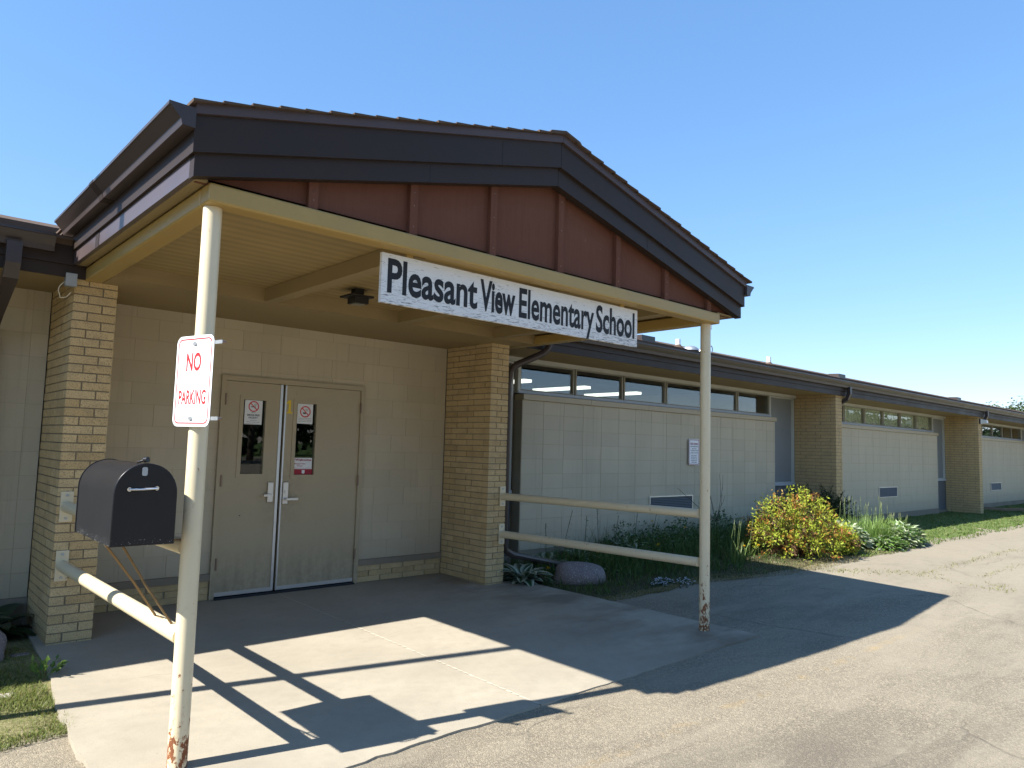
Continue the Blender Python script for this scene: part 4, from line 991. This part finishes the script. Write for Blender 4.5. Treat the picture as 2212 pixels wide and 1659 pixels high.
tag(tw.build('bare_shrub', 'leaf', col=True), 'bare leafless twiggy shrub in front of the block wall', 'shrub')

# dandelions
def dandelion(x, y, z, label, lit=False):
    t = thing('dandelion', (x, y, h_bed(x, y)), label, 'flower', 'dandelions in the bed')
    s = MB(); s.cur = (.10, .15, .05); s.tube([(x+.02, y+.01, h_bed(x, y)-.02), (x, y, z)], .003, 5); s.build('stem', 'leaf', t, col=True)
    f = MB()
    for i in range(34):
        a = U(0, 6.28); e = U(.0, 1.3); d = Vector((math.cos(a)*math.cos(e), math.sin(a)*math.cos(e), math.sin(e))); leafquad(f, Vector((x, y, z)), d, rdir(0), U(.018, .028), .009, vary((.85, .52, .01), .1))
    f.build('flower_head', 'leaf', t, col=True)
for p, lab in (((4.6, -.45, 0.26), 'taller of two yellow dandelions beside the downspout end'), ((4.4, -.58, 0.25), 'shorter of two yellow dandelions beside the downspout end'), ((4.84, -.90, 0.25), 'yellow dandelion in dark grass behind the granite boulder'), ((4.41, -1.05, 0.25), 'yellow dandelion peeping just over the granite boulder'), ((3.53, -1.05, .13), 'yellow dandelion between the hosta and the granite boulder'), ((6.46, -.95, 0.44), 'yellow dandelion amid leafy weeds beside the rusted canopy post'), ((5.48, -1.2, 0.29), 'yellow dandelion half hidden behind the lower rail'), ((6.4, -.4, 0.48), 'small yellow dandelion in the leafy weeds under the wall vent')): dandelion(*p, lab)
for p in ((6.58, -1.84, .27), (6.76, -1.95, .28)): dandelion(*p, 'yellow dandelion in the sun beside the orange spirea')
# small white flowers at the bed edge
for (cx, cy, n, lab) in ((4.56, -1.93, 70, 'larger patch of tiny white flowers at the bed edge'), (4.78, -2.08, 34, 'smaller patch of tiny white flowers beside the asphalt')):
    t = thing('white_flowers', (cx, cy, -.07), lab, 'flowers'); f = MB(); g = MB()
    for _ in range(n):
        p = Vector((cx+rnd.gauss(0, .09), cy+rnd.gauss(0, .045), U(-.03, .05)))
        for _ in range(4): leafquad(f, p, rdir(-.1), rdir(0), .017, .012, (.66, .72, .82))
        leafquad(g, p-Vector((0, 0, .03)), rdir(0), rdir(0), .05, .014, vary((.03, .06, .02)))
    f.build('petals', 'leaf', t, col=True); g.build('foliage', 'leaf', t, col=True)

# spirea: twigs that end in leafy sprays, yellow-green with orange and red tips
def spirea(cx, cy, z, rx, ry, hgt, label):
    t = thing('spirea_shrub', (cx, cy, z), label, 'shrub'); lv = MB(); tg = MB(); tg.cur = (.12, .07, .04)
    for s in range(430):
        a = U(0, 6.28); q = rnd.random()**.5; ex = Vector((cx+rx*q*math.cos(a), cy+ry*q*math.sin(a), 0))
        top = z+hgt*math.sqrt(max(.02, 1-.80*q*q))*U(.45, 1.18); ex.z = max(z+.10, top*(1 if rnd.random() < .72 else U(.3, .9)))
        b = Vector((cx+rx*.22*math.cos(a)*q, cy+ry*.22*math.sin(a)*q, z-.03)); mid = b.lerp(ex, .55)+Vector((0, 0, .10*hgt))
        tg.tube([b, mid, ex], .0045, 4, False, .002)
        d = (ex-mid).normalized(); hue = rnd.random(); red = rnd.random()
        for k in range(24):
            u = k/24; p = mid.lerp(ex, U(.1, 1.06)) if k < 14 else ex+rdir()*.05
            u = (p-mid).length/max(.01, (ex-mid).length)
            if u > .85 and red < .18: c = (.40, .13, .035) if rnd.random() < .45 else (.46, .26, .04)
            elif u > .6: c = (.40, .45, .045) if hue < .9 else (.38, .24, .05)
            else: c = (.26, .33, .045) if rnd.random() < .7 else (.13, .18, .045)
            if red > .84: c = (.20, .11, .06)
            leafquad(lv, p+rdir()*.025, (d*.6+rdir()).normalized(), rdir(.1), U(.026, .068), U(.012, .024), vary(c, .3))
    tg.build('twigs', 'leaf', t, col=True); lv.build('foliage', 'leaf', t, col=True); return t
spirea(7.72, -1.98, .05, .74, .66, .86, 'large yellow and orange leaved spirea shrub in full sun')
spirea(8.62, -2.2, .05, .36, .30, .40, 'small low orange tipped spirea beside the pale hostas')
# dark feathery evergreen by the second pier
def feather(cx, cy, z, r, hgt, label):
    t = thing('juniper_shrub', (cx, cy, z), label, 'shrub'); lv = MB(); st = MB(); st.cur = (.05, .035, .02)
    for s in range(190):
        a = U(0, 6.28); el = U(.35, 1.45); L = hgt*U(.55, 1.1)*(.75+.25*math.sin(el)); d = Vector((math.cos(a)*math.cos(el), math.sin(a)*math.cos(el), math.sin(el)))
        b = Vector((cx+.1*math.cos(a), cy+.1*math.sin(a), z)); e = b+d*L+Vector((0, 0, -.10*L)); st.tube([b, b.lerp(e, .5)+Vector((0, 0, .05)), e], .004, 4, False, .0015)
        for k in range(75):
            p = b.lerp(e, U(.25, 1.)); leafquad(lv, p+rdir()*.02, (d+rdir()*.9).normalized(), rdir(0), U(.045, .09), U(.009, .016), vary((.018, .042, .014), .35))
    st.build('branches', 'leaf', t, col=True); lv.build('foliage', 'leaf', t, col=True)
feather(11.0, -.75, .06, .5, 1.0, 'dark feathery evergreen shrub against the second brick pier')
feather(10.3, -.6, .06, .4, .55, 'low dark evergreen shrub under the tall grey panel')
# iris-like blades
def blades(name, cx, cy, rx, ry, n, h, label, cat, c0, c1, seedheads=0, w=(.009, .02)):
    t = thing(name, (cx, cy, h_bed(cx, cy)), label, cat); lv = MB()
    for _ in range(n):
        a = U(0, 6.28); q = rnd.random()**.5; x = cx+rx*q*math.cos(a); y = cy+ry*q*math.sin(a)
        blade(lv, x, y, h_bed(x, y)-.01, h*U(.55, 1.1), U(*w), U(.1, .8), a+U(-.8, .8), vary(c0), vary(c1), 4)
    lv.build('blades', 'leaf', t, col=True)
    if seedheads:
        sh = MB()
        for _ in range(seedheads):
            a = U(0, 6.28); x = cx+rx*1.2*math.cos(a)*rnd.random(); y = cy+ry*math.sin(a)*rnd.random(); hh = h*U(1.05, 1.5); g = h_bed(x, y)
            ln = U(-.1, .14); sh.cur = (.20, .27, .10); sh.tube([(x, y, g), (x+ln*.4, y, g+hh*.6), (x+ln, y, g+hh)], .0025, 4, False)
            sh.cur = (.30, .34, .16); sh.tube([(x+ln, y, g+hh*.99), (x+ln*1.05, y, g+hh+.03), (x+ln*1.12, y, g+hh+.065)], .0048, 5, True, .0015)
        sh.build('seed_heads', 'leaf', t, col=True)
    return t
blades('grass_clump', 10.25, -2.0, .62, .42, 1000, .52, 'tall bright green clump of grass blades in the sun', 'grass clump', (.11, .20, .035), (.27, .40, .10), 26, (.007, .016))
blades('grass_clump', 11.35, -2.05, .35, .25, 90, .30, 'thin grass with seed heads at the end of the bed', 'grass clump', (.07, .13, .03), (.19, .27, .08), 16)
blades('grass_clump', 6.5, -1.78, .24, .16, 46, .38, 'sparse upright grass blades lit beside the shaded bed', 'grass clump', (.09, .16, .03), (.24, .30, .10), 5)
def pale_mound(cx, cy, rx, ry, hgt, n, label, white):
    t = thing('hosta_mound', (cx, cy, h_bed(cx, cy)), label, 'plant'); lv = MB()
    for _ in range(n):
        a = U(0, 6.28); q = rnd.random()**.5; x = cx+rx*q*math.cos(a); y = cy+ry*q*math.sin(a); zt = h_bed(x, y)+hgt*math.sqrt(max(.03, 1-q*q))*U(.6, 1.05)
        d = Vector((math.cos(a)*q+U(-.4, .4), math.sin(a)*q+U(-.4, .4), U(-.5, .25))); L = U(.07, .13)
        c = vary((.52, .58, .38) if rnd.random() < white else (.17, .28, .06), .2); leafquad(lv, Vector((x, y, zt)), d, Vector((0, 0, 1))+rdir()*.4, L, L*.38, c)
    for _ in range(n//2):
        a = U(0, 6.28); q = rnd.random()**.5; x = cx+rx*.95*q*math.cos(a); y = cy+ry*.95*q*math.sin(a)
        leafquad(lv, Vector((x, y, h_bed(x, y)+hgt*rnd.random()*.6)), rdir(-.2), rdir(0), .11, .04, vary((.05, .10, .025)))
    lv.build('foliage', 'leaf', t, col=True)
pale_mound(9.42, -1.95, .45, .38, .40, 1100, 'pale cream leaved hosta mound between the spirea and the grass clump', .75)
pale_mound(10.85, -2.32, .58, .32, .34, 1300, 'cream and green hosta mound at the sunny end of the bed', .5)
pale_mound(10.0, -2.42, .40, .22, .20, 500, 'low green hosta mound along the asphalt edge', .25)
# slab-edge weed
t = thing('leafy_weed', (-1.64, -1.62, -.07), 'small leafy weed growing at the slab edge in the sun', 'weed'); lv = MB(); lv.cur = (.14, .22, .06)
for i in range(7):
    a = i*.9; e = Vector((-1.64+.10*math.cos(a), -1.6+.09*math.sin(a), U(.02, .10))); b = Vector((-1.66, -1.6, -.08)); lv.tube([b, b.lerp(e, .5)+Vector((0, 0, .03)), e], .0025, 4, False)
    for k in range(9): leafquad(lv, b.lerp(e, U(.5, 1.05)), (e-b).normalized()+rdir()*.8, Vector((0, 0, 1))+rdir()*.4, U(.03, .055), U(.018, .03), vary((.16, .27, .06)))
lv.build('foliage', 'leaf', t, col=True)
# lawns
def lawn(n, x0, x1, yf, y1, hf, hh, c0, c1, dens, name, label, ww=(.003, .006), bias=1.):
    mb = MB(); k = 0
    while k < n:
        x = x0+(x1-x0)*rnd.random()**bias; f = yf(x); y = f+(y1-f)*rnd.random(); k += 1
        d = .5+.5*hr(x*1.7, y*2.3, 1.)
        if rnd.random() > dens+(1-dens)*d: continue
        blade(mb, x, y, hf(x, y)-.008, U(*hh)*(.6+.6*d), U(*ww), U(.2, 1.1), U(0, 6.28), vary(c0, .3), vary(c1 if rnd.random() < .72 else (.36, .30, .14), .3), 2)
    tag(mb.build(name, 'leaf', col=True), label, 'grass', kind='stuff')
lawn(26000, -2.6, -1.68, lambda x: left_front(x)-.02, -.75, h_left, (.02, .05), (.12, .16, .035), (.26, .30, .07), .35, 'lawn_grass', 'short patchy grass of the side lawn')
lawn(26000, 8.6, 34, lambda x: bed_front(x)-.03, -.2, h_bed, (.025, .06), (.07, .13, .02), (.16, .24, .05), .6, 'lawn_grass', 'short green grass along the far wall', (.008, .02), 1.6)
lawn(15000, 3.4, 9.6, lambda x: bed_front(x)-.06, -1.95, h_bed, (.012, .035), (.17, .16, .06), (.40, .34, .18), .5, 'dry_grass', 'dry trodden grass at the front of the bed', (.004, .008))
# grass growing in the asphalt cracks
mb = MB()
for (xa, ya, xb, yb, n, w) in ((6.9, -2.75, 8.2, -3.75, 380, .10), (7.7, -3.62, 12.5, -3.62, 500, .05), (7.6, -4.7, 8.3, -4.4, 120, .07), (7.9, -3.75, 7.7, -4.6, 90, .05), (8.6, -4.15, 10.6, -4.16, 160, .04)):
    for _ in range(n):
        s = rnd.random(); x = xa+(xb-xa)*s+rnd.gauss(0, w); y = ya+(yb-ya)*s+rnd.gauss(0, w)
        blade(mb, x, y, h_lot(x, y)-.004, U(.01, .035), U(.005, .011), U(.3, 1.2), U(0, 6.28), vary((.16, .18, .05)), vary((.34, .33, .12)), 2)
tag(mb.build('crack_grass', 'leaf', col=True), 'sparse grass sprouting along the asphalt cracks', 'grass', kind='stuff')

# ------------------------------------------------------------------ trees
def tree_mesh(seed, H, crown_r, nclump, nleaf, leaf, c):
    r = random.Random(seed); tr = MB(); tr.cur = (.09, .065, .045); lv = MB()
    tr.tube([(0, 0, -.3), (.05, 0, H*.2), (-.05, .05, H*.45), (0, 0, H*.8)], H*.022, 8, r1=H*.006)
    cl = []
    for i in range(nclump):
        a = r.uniform(0, 6.28); t = r.uniform(.28, .98); rad = crown_r*math.sqrt(max(.05, 1-((t-.55)/.5)**2))*r.uniform(.35, 1.)
        p = Vector((rad*math.cos(a), rad*math.sin(a), H*t)); cl.append((p, crown_r*r.uniform(.18, .36)))
        tr.tube([(0, 0, H*t*.62), p*.55+Vector((0, 0, H*t*.33)), p], H*.006, 5, False, H*.0015)
    for p, s in cl:
        for _ in range(nleaf):
            d = Vector((r.gauss(0, 1), r.gauss(0, 1), r.gauss(0, .8))); d = d.normalized()*s*r.random()**.4
            f = r.uniform(.65, 1.3); leafquad(lv, p+d, Vector((r.uniform(-1, 1), r.uniform(-1, 1), r.uniform(-.7, .5))), Vector((r.uniform(-.6, .6), r.uniform(-.6, .6), 1)), leaf*r.uniform(.7, 1.3), leaf*.6, tuple(v*f for v in c))
    return tr, lv
def tree(name, loc, seed, H, cr, nc, nl, leaf, c, label, group):
    a, b = tree_mesh(seed, H, cr, nc, nl, leaf, c); t = thing(name, (0, 0, 0), label, 'tree', group)
    a.build('trunk', 'bark', t, smooth=True); b.build('crown', 'leaf', t, col=True); t.location = loc; return t
tree('leafy_tree', (78, 10, -.2), 3, 6.8, 4.2, 60, 60, .34, (.06, .10, .025), 'rounded green tree showing just above the far end of the roof', 'trees beyond the far roof end')
tree('leafy_tree', (88, 14, -.2), 9, 7.4, 5.0, 60, 60, .36, (.085, .12, .035), 'paler green tree farthest along behind the roof end', 'trees beyond the far roof end')
tree('leafy_tree', (70, 13.5, -.2), 12, 6.1, 3.0, 46, 50, .30, (.07, .09, .03), 'low bushy tree top nearest the roof vents at the far end', 'trees beyond the far roof end')
base_t = tree('shade_tree', (9, -42, -.2), 21, 12, 5.2, 70, 46, .42, (.04, .065, .02), 'tall dark tree across the lot that the door glass reflects', 'trees across the lot')
for k, (x, y, s, rz_) in enumerate(((20, -48, 1.1, 1.), (-6, -46, 1.0, 4.1), (-20, -44, 1.1, 5.))):
    c = copy_tree(base_t); c.location = (x, y, -.2); c.rotation_euler.z = rz_; c.scale = (s, s, s)

# distant wood behind the camera, seen only as a reflection in the door glass
mb = MB()
for _ in range(34000):
    x = U(-90, 42) if rnd.random() < .28 else U(120, 290); top = 7.5+1.6*hr(x*.11, 1, 1)+1.2*hr(x*.5, 3, 1); z = top*rnd.random()**.7
    leafquad(mb, Vector((x, (-78 if x < 60 else -48)+U(-4, 4), z)), rdir(-.4), Vector((U(-.5, .5), 1, U(-.3, .3))), U(.8, 1.5), U(.6, 1.1), vary((.035, .055, .02), .3))
tag(mb.build('distant_wood', 'leaf', col=True), 'far dark line of woods across the lot mirrored in the door glass', 'woods', kind='stuff')
